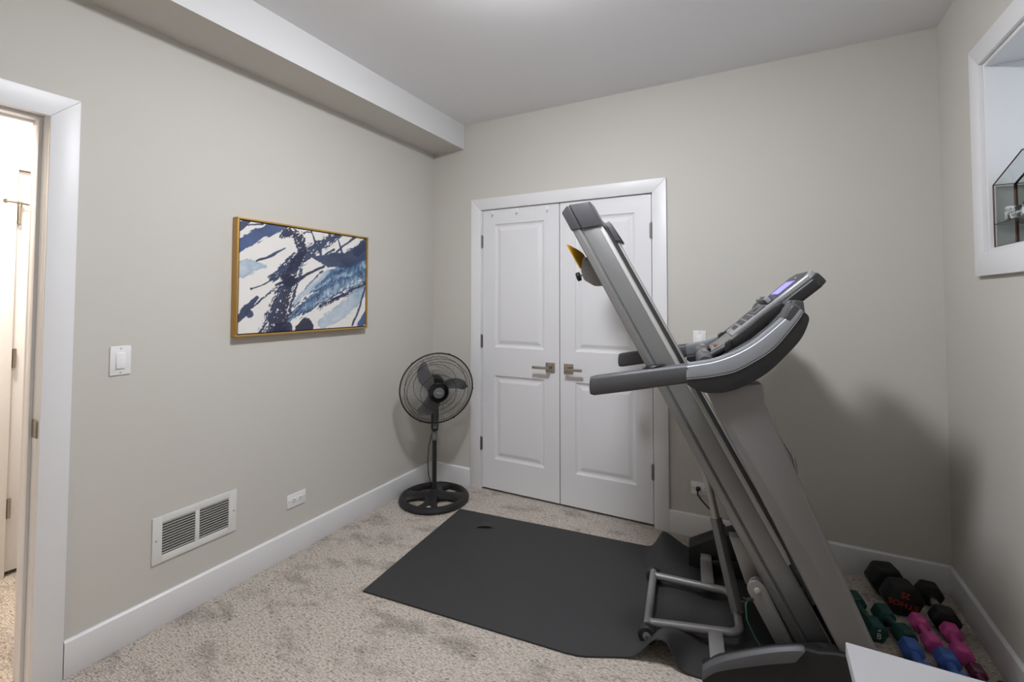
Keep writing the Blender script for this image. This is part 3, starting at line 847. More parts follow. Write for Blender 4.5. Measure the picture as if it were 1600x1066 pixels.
for a in (72, 133, -3, 245, 300):
    b = B(); b.box(GR - 0.004, GR + 0.0065, -0.006, 0.006, -0.007, 0.007)
    b.move(Matrix.Rotation(-math.radians(a), 4, 'Y'))
    hobj(b, 'rim_clip', M['fanblack'], bevel=0.002)
b = B(); b.lathe([(0.004, 0.070), (0.067, 0.070), (0.070, 0.076), (0.067, 0.085), (0.054, 0.089), (0.004, 0.089)], n=36); b.move(LM)
hc = hobj(b, 'grille_centre_cap', M['gloss'], bevel=0.001)
b = B(); b.lathe([(0.002, 0.0885), (0.037, 0.0885), (0.036, 0.0925), (0.030, 0.094), (0.002, 0.0945)], n=32); b.move(LM)
b.move(HM); bd = b.obj('badge', M['fanlabel'], hc)
b = B(); b.tube([(-0.016, -0.0950, 0.003), (-0.006, -0.0952, 0.007), (0.003, -0.0952, 0.0), (0.018, -0.0950, 0.001)], 0.0012, 6)
b.move(HM); b.obj('badge_mark', M['white'], hc)
b = B()
b.tube([(-0.016, 0.004, 0.492), (-0.026, 0.004, 0.46), (-0.050, 0.0, 0.36), (-0.058, 0.0, 0.26), (-0.050, 0.0, 0.16), (-0.035, 0.02, 0.09), (-0.02, 0.04, 0.062)], 0.0032, 8)
b.obj('power_cord', M['fanblack'], fan)

# ------------------------------------------------------------------ folded treadmill; local frame: x towards the console end, y across, z up
tm = thing('treadmill', 'grey and black folding treadmill with its deck folded up, standing on the black mat', 'treadmill', (1.931, -0.31, 0), math.radians(7.5))
TH = math.radians(28)
cT, sT = math.cos(TH), math.sin(TH)
def D(N, L): return (cT * N - sT * L, sT * N + cT * L)
def dloft(b, prof0, L0, L1, prof1=None):      # profile of (N, y); L0/L1 numbers or functions of N
    g = lambda L, N: L(N) if callable(L) else L
    r0 = [(D(N, g(L0, N))[0], y, D(N, g(L0, N))[1]) for N, y in prof0]
    r1 = [(D(N, g(L1, N))[0], y, D(N, g(L1, N))[1]) for N, y in (prof1 or prof0)]
    return b.loft([r0, r1])
SN, SF = -0.740, -0.100                        # near and far outer sides of the deck
def side(y): return y                          # near side as given
def mir(y): return SN + SF - y
for f_, nm in ((side, 'near'), (mir, 'far')):
    prof = [(0.394, SN + 0.012), (0.397, SN + 0.003), (0.418, SN - 0.005), (0.425, SN - 0.005), (0.4285, SN + 0.006), (0.4315, SN + 0.006), (0.435, SN - 0.001), (0.499, SN - 0.001), (0.499, SN + 0.060), (0.394, SN + 0.060)]
    b = B(); dloft(b, [(n_, f_(y)) for n_, y in prof], -0.07, 1.70)
    b.obj('side_rail', M['rail'], tm, bevel=0.002)
    b = B(); dloft(b, [(0.4995, f_(SN)), (0.5125 if nm == 'near' else 0.5065, f_(SN + 0.002)), (0.5135 if nm == 'near' else 0.507, f_(SN + 0.010)), (0.5110 if nm == 'near' else 0.506, f_(SN + 0.095)), (0.4995, f_(SN + 0.095))], 0.232, 1.665)
    b.obj('step_rail', M['steprail'], tm, bevel=0.001)
    # rear end cap: charcoal, slanted lower edge
    cut = lambda N: 1.703 - (N - 0.394) * 0.40
    topf = lambda N: 1.792 + (0.010 if 0.40 < N < 0.45 else 0) - max(0, N - 0.44) * 0.28
    prof = [(0.390, SN + 0.010), (0.394, SN - 0.002), (0.420, SN - 0.008), (0.4275, SN - 0.009), (0.431, SN - 0.0005), (0.434, SN - 0.0005), (0.438, SN - 0.009), (0.510, SN - 0.006), (0.5175, SN + 0.004), (0.5175, SN + 0.110), (0.390, SN + 0.110)]
    b = B(); dloft(b, [(n_, f_(y)) for n_, y in prof], cut, topf)
    b.obj('end_cap', M['capgrey'], tm, bevel=0.004, seg=3)
    if nm == 'far':
        b = B(); dloft(b, [(0.512, f_(SN + 0.004)), (0.526, f_(SN + 0.010)), (0.526, f_(SN + 0.05)), (0.512, f_(SN + 0.06))], 1.640, 1.770,
                       [(0.512, f_(SN + 0.004)), (0.518, f_(SN + 0.010)), (0.518, f_(SN + 0.05)), (0.512, f_(SN + 0.06))])
        b.obj('roller_guard', M['black'], tm, bevel=0.003)
b = B(); dloft(b, [(0.478, SN + 0.10), (0.498, SN + 0.10), (0.498, SF - 0.10), (0.478, SF - 0.10)], 0.16, 1.76)
b.obj('running_belt', M['belt'], tm)
b = B(); dloft(b, [(0.43, SN + 0.062), (0.45, SN + 0.062), (0.45, SF - 0.062), (0.43, SF - 0.062)], 0.05, 1.72)
b.obj('deck_board', M['black'], tm)
for L in (0.10, 1.745):
    p = D(0.478, L)
    B().cyl((p[0], SN + 0.08, p[1]), (p[0], SF - 0.08, p[1]), 0.024, n=20).obj('belt_roller', M['strut'], tm)
for L0, L1 in ((0.66, 0.72), (1.50, 1.545)):
    b = B(); dloft(b, [(0.400, SN + 0.05), (0.428, SN + 0.05), (0.428, SF - 0.05), (0.400, SF - 0.05)], L0, L1)
    b.obj('deck_cross_bar', M['tube'], tm, bevel=0.003)
b = B(); dloft(b, [(0.395, -0.66), (0.520, -0.66), (0.520, -0.18), (0.395, -0.18)], 0.03, 0.155)
b.obj('motor_cover', M['softblack'], tm, bevel=0.02, seg=3)
# underside: adjustable foot bracket with knob and a yellow curved foot
def dpt(N, L, y): a = D(N, L); return (a[0], y, a[1])
b = B()
pr = [(0.396, 1.585), (0.362, 1.592), (0.330, 1.548), (0.322, 1.505), (0.350, 1.458), (0.396, 1.438)]
b.loft([[dpt(N, L, -0.640) for N, L in pr], [dpt(N, L, -0.560) for N, L in pr]])
b.obj('foot_bracket', M['rail'], tm, bevel=0.006)
b = B(); b.cyl(dpt(0.335, 1.530, -0.60), dpt(0.306, 1.533, -0.60), 0.005, n=10); b.obj('knob_stem', M['steel'], tm)
b = B(); b.cyl(dpt(0.311, 1.532, -0.60), dpt(0.294, 1.535, -0.60), 0.0205, n=14); b.obj('knob', M['black'], tm, bevel=0.003)
b = B(); b.cyl(dpt(0.372, 1.585, -0.650), dpt(0.372, 1.585, -0.638), 0.007, n=12); b.obj('pivot_screw', M['strut'], tm)
b = B()
rr = []
ya_, yb_ = Vector((-0.496, -0.640, 1.641)), Vector((-0.434, -0.640, 1.530))
for i in range(13):
    s = i / 12
    p = ya_ + (yb_ - ya_) * s
    bul = math.sin(math.pi * s ** 1.25) ** 0.8 if 0 < s < 1 else 0.02
    q = p + Vector((0.022, 0.11, 0.020)) * bul
    m_ = (p + q) / 2 + Vector((0.004, 0, -0.010)) * bul
    th_ = Vector((-0.004, -0.001, -0.002))
    rr.append([p, m_, q, q + th_, m_ + th_, p + th_])
b.loft(rr); tag(b.obj('yellow_foot', M['yellow'], tm), 'curved bright yellow plastic foot')
# uprights
UP = [(0.066, 1.060), (0.066, 1.085), (0.250, 1.100), (0.256, 1.030), (0.590, 0.205), (0.590, 0.16), (0.500, 0.16)]
for y0, y1 in ((-0.840, -0.768), (-0.072, 0.0)):
    B().prism(UP, y0, y1).obj('upright', M['grey2'], tm, bevel=0.010, seg=3)
# handle arms
for f_ in (side, mir):
    rings = []
    for x, zt, zb, wd in ((-0.358, 1.070, 1.034, 0.030), (-0.354, 1.088, 1.020, 0.046), (-0.338, 1.094, 1.017, 0.056), (-0.20, 1.120, 1.044, 0.062), (-0.03, 1.152, 1.080, 0.066), (0.006, 1.158, 1.087, 0.066)):
        c = -0.834; h = wd / 2; m_ = (zt + zb) / 2; hh_ = (zt - zb) / 2
        ring = []
        for k in range(16):
            a = 2 * math.pi * k / 16
            e = 0.5
            ring.append((x + (m_ - 1.05) * 0.0, f_(c + h * math.copysign(abs(math.cos(a)) ** e, math.cos(a))), m_ + hh_ * math.copysign(abs(math.sin(a)) ** e, math.sin(a))))
        rings.append(ring)
    h = B().loft(rings).obj('handlebar', M['grip'], tm)
    b = B()
    rings = []
    for r, dz in ((0.030, 0), (0.034, 0.004), (0.026, 0.009), (0.004, 0.010)):
        rings.append([(-0.115 + 1.35 * r * math.cos(2 * math.pi * k / 20), f_(-0.822) + 0.85 * r * math.sin(2 * math.pi * k / 20), 1.1345 + 0.18 * (1.35 * r * math.cos(2 * math.pi * k / 20)) + dz) for k in range(20)])
    b.loft(rings); b.obj('handle_button', M['gloss'], tm)
# console side housings
GT = [(-0.003, 1.156), (0.045, 1.166), (0.091, 1.177), (0.158, 1.205), (0.222, 1.246), (0.286, 1.304), (0.330, 1.350), (0.349, 1.374)]
GL = [(0.001, 1.103), (0.045, 1.110), (0.091, 1.119), (0.157, 1.138), (0.221, 1.177), (0.285, 1.228), (0.347, 1.310), (0.372, 1.352)]
BL = [(0.001, 1.085), (0.050, 1.062), (0.090, 1.060), (0.136, 1.068), (0.194, 1.094), (0.258, 1.139), (0.315, 1.199), (0.363, 1.261), (0.386, 1.317), (0.385, 1.340), (0.372, 1.352)]
def smoothline(P, k=4):
    out = []
    for i in range(len(P) - 1):
        p0 = P[max(0, i - 1)]; p1 = P[i]; p2 = P[i + 1]; p3 = P[min(len(P) - 1, i + 2)]
        for j in range(k):
            t = j / k
            out.append(tuple(0.5 * ((2 * b1) + (-a1 + c1) * t + (2 * a1 - 5 * b1 + 4 * c1 - d1) * t * t + (-a1 + 3 * b1 - 3 * c1 + d1) * t ** 3)
                             for a1, b1, c1, d1 in zip(p0, p1, p2, p3)))
    return out + [P[-1]]
GT, GL, BL = smoothline(GT), smoothline(GL), smoothline(BL)
for f_ in (side, mir):
    b = B()
    rings = []
    for (xa, za), (xb, zb) in zip(GT, GL):
        rings.append([(xa, f_(-0.790), za - 0.002), (xa + 0.001, f_(-0.838), za), (xa + 0.003, f_(-0.864), za - 0.007), (xb - 0.002, f_(-0.872), zb + 0.006), (xb, f_(-0.866), zb), (xb, f_(-0.790), zb)])
    b.loft(rings); b.obj('side_panel', M['conshell'], tm, bevel=0.003)
    b = B(); b.tube([(xb - 0.0005, f_(-0.8695), zb + 0.001) for xb, zb in GL], 0.0013, 6); b.obj('edge_highlight', M['edgehi'], tm)  # thin lighter strip drawn as the highlight on the lower edge
    b = B(); b.tube([(xa, f_(-0.852), za - 0.0022) for xa, za in GT], 0.0013, 6); b.obj('edge_highlight', M['conshell'], tm)  # raised strip shaped as the upper edge highlight, in panel colour
    b = B()
    SHP = [(0.312, 1.330), (0.326, 1.362), (0.338, 1.379), (0.352, 1.380), (0.366, 1.370), (0.375, 1.352), (0.377, 1.335), (0.34, 1.30)]
    rings = []
    for yy, sc_ in ((-0.868, 0.80), (-0.860, 0.93), (-0.845, 1.0), (-0.790, 1.0), (-0.765, 0.96), (-0.745, 0.86)):
        rings.append([(0.346 + (x - 0.346) * sc_, f_(yy), 1.335 + (z - 1.335) * sc_) for x, z in SHP])
    b.loft(rings); b.obj('shoulder', M['condark'], tm, bevel=0.003)
    b = B()
    pts = GL + BL[::-1]
    b.prism(pts, f_(-0.868), f_(-0.70)); b.obj('side_shell', M['black'], tm, bevel=0.008, seg=3)
# centre console body between the housings
body = [(0.112, 1.150), (0.158, 1.186), (0.222, 1.228), (0.286, 1.286), (0.334, 1.338), (0.362, 1.392), (0.388, 1.388), (0.392, 1.345), (0.363, 1.265), (0.315, 1.203), (0.258, 1.143), (0.194, 1.098), (0.136, 1.072), (0.104, 1.075)]
B().prism(body, -0.795, SN + SF + 0.795).obj('console_tray', M['condark'], tm, bevel=0.006)
def off(p, q, d):                                # points moved at right angles to the slope
    return p
# raised armrest ridges left and right of the key column
def slope_z(x):
    pts = [(p[0], p[1]) for p in body[:6]]
    for (x0, z0), (x1, z1) in zip(pts, pts[1:]):
        if x <= x1: return z0 + (z1 - z0) * (x - x0) / (x1 - x0)
    return pts[-1][1]
for yc in (-0.640, SN + SF + 0.640):
    xs = [0.160, 0.166, 0.20, 0.24, 0.28, 0.32, 0.345, 0.352]
    hs = [0.020, 0.034, 0.040, 0.042, 0.044, 0.036, 0.02, 0.008]
    ridge = [(x - 0.25 * h, slope_z(x) + h) for x, h in zip(xs, hs)] + [(x, slope_z(x) - 0.01) for x in xs[::-1]]
    B().prism(ridge, yc - 0.013, yc + 0.013).obj('tray_ridge', M['black'], tm, bevel=0.004)
    B().prism([(0.148, slope_z(0.15)), (0.144, slope_z(0.15) + 0.042), (0.166, slope_z(0.17) + 0.044), (0.172, slope_z(0.17))], yc - 0.030, yc + 0.020).obj('ridge_end', M['black'], tm, bevel=0.004)
    ow = -1 if yc < -0.42 else 1
    yw0, yw1 = sorted((yc + ow * 0.020, yc + ow * 0.110))
    well = [(x, slope_z(x) + 0.0015) for x in (0.175, 0.21, 0.25, 0.29, 0.318)] + [(x, slope_z(x) - 0.012) for x in (0.318, 0.29, 0.25, 0.21, 0.175)]
    B().prism(well, yw0, yw1).obj('bottle_tray', M['gloss'], tm, bevel=0.002)
    rim = [(x, slope_z(x) + 0.018) for x in (0.13, 0.158, 0.222, 0.286, 0.334, 0.352)] + [(x, slope_z(x) - 0.01) for x in (0.352, 0.334, 0.286, 0.222, 0.158, 0.13)]
    ya, yb = sorted((yc + ow * 0.112, yc + ow * 0.145))
    B().prism(rim, ya, yb).obj('tray_rim', M['condark'], tm, bevel=0.005)
    # glossy pocket at the upper end
    ya, yb = sorted((yc + ow * 0.016, yc + ow * 0.110))
    pk = [(0.285, slope_z(0.285) + 0.012), (0.330, slope_z(0.330) + 0.014), (0.360, slope_z(0.360) + 0.004), (0.372, slope_z(0.362) - 0.012), (0.372, slope_z(0.362) - 0.03), (0.285, slope_z(0.285) - 0.01)]
    B().prism(pk, ya, yb).obj('tray_pocket', M['gloss'], tm, bevel=0.010, seg=3)
# key column: slab rising to the screen
CA, CB_ = (0.190, 1.258), (0.470, 1.5105)
cu_ = Vector((CB_[0] - CA[0], 0, CB_[1] - CA[1])); CLn = cu_.length; cu_.normalize()
cn = Vector((-cu_.z, 0, cu_.x))                  # out of the face, towards the user
def cp(u, y, n_): 
    p = Vector((CA[0], 0, CA[1])) + cu_ * u + cn * n_
    return (p.x, y, p.z)
YC = (SN + SF) / 2
def slab(name, m, outline, n0, n1, **kw):        # outline in (u, y)
    b = B(); b.loft([[cp(u, y, n0) for u, y in outline], [cp(u, y, n1) for u, y in outline]])
    return b.obj(name, m, tm, **kw)
hwb, hwt = 0.165, 0.185
slab('console_back', M['black'], [(0.02, YC - 0.15), (0.02, YC + 0.15), (0.20, YC + hwt - 0.02), (0.345, YC + hwt), (CLn, YC + hwt - 0.03), (CLn + 0.012, YC + 0.10), (CLn + 0.012, YC - 0.10), (CLn, YC - hwt + 0.03), (0.345, YC - hwt), (0.20, YC - hwt + 0.02)], -0.064, -0.018, bevel=0.010, seg=3)
slab('console_bezel', M['silver'], [(-0.02, YC - 0.135), (-0.02, YC + 0.135), (0.18, YC + 0.150), (0.345, YC + 0.172), (CLn - 0.012, YC + 0.155), (CLn, YC + 0.12), (CLn, YC - 0.12), (CLn - 0.012, YC - 0.155), (0.345, YC - 0.172), (0.18, YC - 0.150)], -0.020, 0.002, bevel=0.005)
slab('screen_panel', M['condark'], [(0.196, YC - 0.118), (0.196, YC + 0.128), (0.340, YC + 0.150), (0.366, YC + 0.10), (0.366, YC - 0.10), (0.340, YC - 0.130)], 0.0, 0.0045, bevel=0.0015)
sc = slab('screen', M['screendark'], [(0.228, YC - 0.085), (0.228, YC + 0.092), (0.315, YC + 0.100), (0.315, YC - 0.085)], 0.003, 0.0056)
slab('screen_glow', M['screen'], [(0.231, YC - 0.080), (0.231, YC + 0.086), (0.308, YC + 0.090), (0.308, YC - 0.080)], 0.0052, 0.0064)
b = B(); b.loft([[cp(u, y, 0.0044) for u, y in ((0.330, YC - 0.03), (0.330, YC + 0.0), (0.339, YC + 0.02), (0.337, YC - 0.012))], [cp(u, y, 0.0054) for u, y in ((0.330, YC - 0.03), (0.330, YC + 0.0), (0.339, YC + 0.02), (0.337, YC - 0.012))]])
b.obj('console_emblem', M['white'], tm)
# book rest lip across the column
rest = slab('book_rest', M['condark'], [(0.168, YC - 0.110), (0.168, YC + 0.120), (0.196, YC + 0.120), (0.196, YC - 0.110)], 0.0, 0.026, bevel=0.005)
slab('book_rest_clip', M['silver'], [(0.172, YC - 0.118), (0.172, YC - 0.100), (0.192, YC - 0.100), (0.192, YC - 0.118)], 0.006, 0.030, bevel=0.003)
slab('rest_label', M['white'], [(0.174, YC + 0.055), (0.174, YC + 0.085), (0.186, YC + 0.085), (0.186, YC + 0.055)], 0.0262, 0.0266)
# key groups
for k, (u0, u1, hw_, m_) in enumerate(((0.004, 0.030, 0.070, 'button'), (0.036, 0.064, 0.105, 'button'), (0.068, 0.098, 0.110, 'button'), (0.102, 0.160, 0.118, 'condark'))):
    kb = slab('key_panel', M[m_], [(u0, YC - hw_), (u0, YC + hw_), (u1, YC + hw_), (u1, YC - hw_)], 0.0, 0.0042, bevel=0.001)
    nk = (2, 5, 4, 3)[k]
    for q in range(nk):
        y0 = YC - hw_ + 0.012 + (2 * hw_ - 0.024) * q / nk + 0.004; y1 = YC - hw_ + 0.012 + (2 * hw_ - 0.024) * (q + 1) / nk - 0.004
        kk = slab('key', M['condark' if k != 3 else 'button'], [(u0 + 0.005, y0), (u0 + 0.005, y1), (u1 - 0.005, y1), (u1 - 0.005, y0)], 0.004, 0.006, bevel=0.0005)
        kk.parent = kb
    if k == 3:
        for y in (YC - 0.02, YC + 0.012):
            mm = slab('key_print', M['mark'], [(0.118, y - 0.012), (0.118, y + 0.010), (0.142, y + 0.012), (0.130, y), (0.142, y - 0.010)], 0.0058, 0.0066); mm.parent = kb
# centre bridge plate with the safety key, and the pulse grip bar
br = [(0.100, 1.176), (0.150, 1.214), (0.196, 1.252), (0.200, 1.236), (0.150, 1.194), (0.104, 1.160)]
B().prism(br, YC - 0.16, YC + 0.16).obj('centre_bridge', M['tube'], tm, bevel=0.004)
for yy in (YC - 0.17, YC + 0.17):
    b = B(); b.tube([(0.075, yy, 1.145), (0.10, yy, 1.168), (0.15, yy, 1.200)], 0.014, 10); b.obj('bridge_arm', M['condark'], tm)
B().cyl((0.072, -0.80, 1.140), (0.072, SN + SF + 0.80, 1.140), 0.012, n=14).obj('grip_bar', M['condark'], tm)
for ya, yb in ((YC - 0.235, YC - 0.020), (YC + 0.020, YC + 0.235)):
    b = B(); b.tube([(0.072, ya, 1.142), (0.072, ya + 0.02, 1.144), (0.072, (ya + yb) / 2, 1.145), (0.072, yb - 0.02, 1.144), (0.072, yb, 1.142)], [0.024, 0.033, 0.035, 0.033, 0.024], 16)
    g = b.obj('pulse_grip', M['button'], tm)
    for yy in ((ya * 0.66 + yb * 0.34), (ya * 0.34 + yb * 0.66)):
        b = B(); b.box(0.062, 0.082, yy - 0.022, yy + 0.022, 1.178, 1.1815); b.obj('pulse_plate', M['steel'], g, bevel=0.0015)
b = B(); b.tube([(0.090 + 0.012 * math.cos(t * 0.9), YC - 0.02 + 0.018 * math.sin(t * 1.7), 1.165 + 0.012 * math.sin(t * 1.1)) for t in range(14)], 0.0022, 6)
b.obj('key_cord', M['gloss'], tm)
b = B(); b.box(0.112, 0.150, YC - 0.075, YC - 0.055, 1.190, 1.202, None); b.box(0.112, 0.146, YC - 0.05, YC - 0.036, 1.190, 1.200)
b.move(Matrix.Translation((0, 0, 0))); tag(b.obj('safety_key', M['orange'], tm, bevel=0.003), 'dull red safety key clip')
# base covers at the uprights' feet
CV = [(0.042, 0.0), (0.036, 0.100), (0.052, 0.132), (0.10, 0.168), (0.15, 0.196), (0.248, 0.236), (0.310, 0.250), (0.350, 0.246), (0.396, 0.232), (0.46, 0.236), (0.62, 0.236), (0.66, 0.22), (0.66, 0.0)]
CVF = [(0.0, 0.0), (0.003, 0.118), (0.012, 0.128), (0.129, 0.192), (0.226, 0.232), (0.32, 0.245), (0.44, 0.235), (0.52, 0.19), (0.545, 0.12), (0.545, 0.0)]
def smooth_pts(P, k): return smoothline(P, k)
OUT = smoothline([(0.042, 0.096), (0.080, 0.128), (0.141, 0.163), (0.250, 0.212), (0.330, 0.239), (0.356, 0.243)], 3) + [(0.396, 0.240), (0.44, 0.249), (0.52, 0.252), (0.62, 0.250), (0.66, 0.235)]
INN = smoothline([(0.046, 0.050), (0.080, 0.072), (0.126, 0.096), (0.265, 0.157), (0.350, 0.185), (0.376, 0.192)], 3) + [(0.410, 0.203), (0.44, 0.208), (0.52, 0.212), (0.62, 0.212), (0.66, 0.20)]
b = B()
b.loft([[(xo, -0.868, 0.0), (xo, -0.868, zo - 0.004), (xo, -0.858, zo), (xi, -0.755, zi), (xi, -0.755, 0.0)] for (xo, zo), (xi, zi) in zip(OUT, INN)])
b.obj('base_cover', M['deepblack'], tm, bevel=0.003)
SH0 = OUT[:16]
SH1 = smoothline([(0.040, 0.060), (0.080, 0.098), (0.141, 0.128), (0.250, 0.172), (0.318, 0.196), (0.330, 0.205)], 3)
b = B()
b.loft([[(xo, -0.852, zo + 0.001), (xo, -0.862, zo + 0.002), (xo, -0.874, zo - 0.006), (x1, -0.880, z1), (x1, -0.862, z1 - 0.004)] for (xo, zo), (x1, z1) in zip(SH0, SH1)])
b.obj('cover_shoulder', M['grip'], tm, bevel=0.0015)
b = B(); b.cyl((0.418, -0.806, 0.215), (0.418, -0.806, 0.2295), 0.013, n=16); b.obj('cover_hole', M['mark'], tm)
B().prism(CVF, -0.085, 0.018).obj('base_cover', M['deepblack'], tm, bevel=0.003, seg=2)
B().prism([(0.06, 0.02), (0.07, 0.085), (0.20, 0.105), (0.34, 0.11), (0.34, 0.02)], -0.115, -0.084).obj('cover_shoulder', M['black'], tm, bevel=0.006)
B().prism([(0.34, 0.02), (0.34, 0.10), (0.44, 0.10), (0.44, 0.02)], -0.755, -0.085).obj('base_cross_member', M['black'], tm, bevel=0.006)
B().prism([(0.52, 0.012), (0.52, 0.09), (0.60, 0.09), (0.60, 0.012)], -0.755, -0.085).obj('front_cross_member', M['black'], tm, bevel=0.01)
# hinge plates
def plate(y0, y1, name):
    pts = [(0.368, 0.12), (0.306, 0.12)]
    c = (0.236, 0.322); r = 0.033
    for k in range(11):
        a = math.radians(205 - 180 * k / 10)
        pts.append((c[0] + r * math.cos(a), c[1] + r * math.sin(a)))
    return B().prism(pts, y0, y1).obj(name, M['tube'], tm, bevel=0.0015)
for y in (-0.722, -0.130):
    plate(y, y + 0.012, 'hinge_plate')
    pts = [(0.20, 0.36), (0.24, 0.365), (0.33, 0.18), (0.28, 0.16)]
    b = B(); b.prism([(0.243 + 0.034 * math.cos(a), 0.326 + 0.034 * math.sin(a)) for a in [2 * math.pi * k / 20 for k in range(20)]], y + 0.014, y + 0.026); b.obj('hinge_washer', M['tube'], tm)
    b = B(); b.cyl((0.236, y - 0.008, 0.322), (0.236, y + 0.03, 0.322), 0.0115, n=6); b.obj('hinge_bolt', M['rod'], tm, bevel=0.002)
b = B(); b.prism([(0.205, 0.300), (0.150, 0.470), (0.195, 0.475), (0.300, 0.30)], -0.66, -0.61); b.obj('deck_hinge_arm', M['tube'], tm, bevel=0.004)
b = B(); b.tube([(0.208, -0.726, 0.292), (0.196, -0.735, 0.27), (0.198, -0.74, 0.22), (0.225, -0.74, 0.16), (0.27, -0.745, 0.10)], 0.0026, 8)
tag(b.obj('ground_wire', M['wire'], tm), 'thin green earth wire')
b = B(); b.tube([(0.188, -0.728, 0.290), (0.206, -0.738, 0.288), (0.222, -0.728, 0.290)], 0.004, 6); b.obj('cable_tie', M['mark'], tm)
# lift frame lying on the mat: U of round tube with two rollers
zt_ = 0.062
path = [(-0.160, -0.640, zt_), (0.10, -0.612, zt_ + 0.01)]
for k in range(9):
    a = math.radians(-90 + 90 * k / 8); path.append((0.135 + 0.055 * math.cos(a), -0.555 + 0.055 * math.sin(a), zt_ + 0.012))
for k in range(9):
    a = math.radians(0 + 90 * k / 8); path.append((0.135 + 0.055 * math.cos(a), -0.375 + 0.055 * math.sin(a), zt_ + 0.012))
path += [(0.10, -0.318, zt_ + 0.01), (-0.160, -0.290, zt_)]
B().tube(path, 0.0165, 12).obj('lift_frame', M['tube'], tm)
B().cyl((-0.160, -0.665, zt_), (-0.160, -0.265, zt_), 0.0170, n=16).obj('roller_tube', M['tube'], tm)
for y0, y1, yo in ((-0.694, -0.660, -1), (-0.270, -0.236, 1)):
    wv = B().cyl((-0.160, y0, zt_ - 0.022), (-0.160, y1, zt_ - 0.022), 0.036, n=24).obj('roller_wheel', M['black'], tm, bevel=0.006, seg=3)
    yy = y0 if yo < 0 else y1
    B().cyl((-0.160, yy + yo * 0.003, zt_ - 0.022), (-0.160, yy - yo * 0.01, zt_ - 0.022), 0.016, n=16).obj('wheel_hub', M['tube'], wv)
    B().cyl((-0.160, yy + yo * 0.009, zt_ - 0.022), (-0.160, yy, zt_ - 0.022), 0.007, n=6).obj('wheel_bolt', M['steel'], wv)
b = B(); b.box(0.070, 0.124, -0.820, -0.630, 0.045, 0.085); b.obj('frame_arm', M['tube'], tm, bevel=0.004)
b = B(); b.box(0.055, 0.110, -0.300, -0.060, 0.045, 0.085); b.obj('frame_arm', M['tube'], tm, bevel=0.004)
b = B(); b.box(0.058, 0.108, -0.120, -0.050, 0.084, 0.105); b.obj('arm_end', M['rod'], tm, bevel=0.003)
# lift-assist strut
p0, p1 = Vector((0.190, -0.47, 0.075)), Vector((0.062, -0.42, 0.690))
pm = p0 + (p1 - p0) * 0.60
b = B(); b.tube([p0, pm], 0.025, 4); st = b.obj('lift_strut_cylinder', M['strut'], tm, bevel=0.002)
b = B(); b.tube([pm, p1], 0.0165, 14); b.obj('lift_strut_rod', M['rod'], tm)
b = B(); b.cyl((0.190, -0.51, 0.085), (0.190, -0.43, 0.085), 0.010, n=12); b.box(0.165, 0.225, -0.435, -0.425, 0.055, 0.105); b.obj('strut_pin', M['steel'], tm)
# translucent cover on the far upright
b = B()
rings = []
for i in range(9):
    s = i / 8
    x = 0.392 + 0.110 * s - 0.018 * s; z = 0.720 - 0.235 * s
    bul = 0.050 * math.sin(math.pi * min(1, s * 0.9 + 0.05))
    rings.append([(x - 0.02, -0.060, z), (x + bul, -0.060, z + 0.02), (x + bul + 0.006, -0.030, z + 0.02), (x + bul, 0.0, z + 0.02), (x - 0.02, 0.0, z)])
b.loft(rings); b.obj('clear_cover', M['clear'], tm)
b = B(); b.tube([(0.402, -0.064, 0.715), (0.445, -0.066, 0.690), (0.475, -0.066, 0.640), (0.490, -0.064, 0.57), (0.488, -0.062, 0.51)], 0.006, 8); b.obj('cover_edge', M['silver'], tm)
# power cord to the wall outlet (world coordinates turned into the treadmill's frame)
INV = (Matrix.Translation((1.931, -0.31, 0)) @ Matrix.Rotation(math.radians(7.5), 4, 'Z')).inverted()
wp = [(1.9485, -0.030, 0.283), (1.950, -0.040, 0.262), (1.968, -0.055, 0.245), (2.000, -0.075, 0.222), (2.05, -0.10, 0.190), (2.12, -0.12, 0.12), (2.25, -0.13, 0.03), (2.45, -0.16, 0.012), (2.62, -0.22, 0.012)]
b = B(); b.tube([INV @ Vector(p) for p in wp], 0.0045, 8); pc = b.obj('power_cord', M['mark'], tm)
b = B(); b.cyl((1.9485, -0.0092, 0.2855), (1.9485, -0.034, 0.2855), 0.0135, 0.010, 14); b.move(INV); b.obj('plug', M['mark'], pc, bevel=0.002)

# ------------------------------------------------------------------ dumbbells on the carpet beside the right wall
def hexring(x, r, n=6, rot=0.0):
    return [(x, r * math.cos(rot + 2 * math.pi * k / n), r * math.sin(rot + 2 * math.pi * k / n)) for k in range(n)]
def dumbbell(name, label, m, p, q, r, hl, hr, group=None, handle=None, rot=None, hm=None, lift=0.0, ends=0.72, bev=0.004):
    """p, q: centres of the two heads on the floor; r head radius; hl head length; hr handle radius"""
    P, Q = Vector((p[0], p[1], 0)), Vector((q[0], q[1], 0))
    d = (Q - P); half = d.length / 2
    c = (P + Q) / 2
    rt_ = 0.0 if rot is None else rot
    rest = r * math.cos(math.pi / 6) if rot is None else r
    o = thing(name, label, 'dumbbell', (c.x, c.y, rest + lift + 0.001), math.atan2(d.y, d.x), group)
    for s in (-1, 1):
        b = B()
        xs = [(-hl / 2, r * ends), (-hl / 2 + hl * 0.16, r), (hl / 2 - hl * 0.16, r), (hl / 2, r * ends)]
        b.loft([hexring(s * half + x, rr, 6, rt_) for x, rr in xs])
        b.obj('weight_head', m, o, bevel=bev, seg=3)
    b = B()
    L = half - hl / 2 + 0.004
    b.tube([(-L, 0, 0), (-L * 0.75, 0, 0), (0, 0, 0), (L * 0.75, 0, 0), (L, 0, 0)], [hr * 1.35, hr * 0.95, hr, hr * 0.95, hr * 1.35] if handle is None else [hr] * 5, 16)
    b.obj('handle', handle or m, o)
    return o
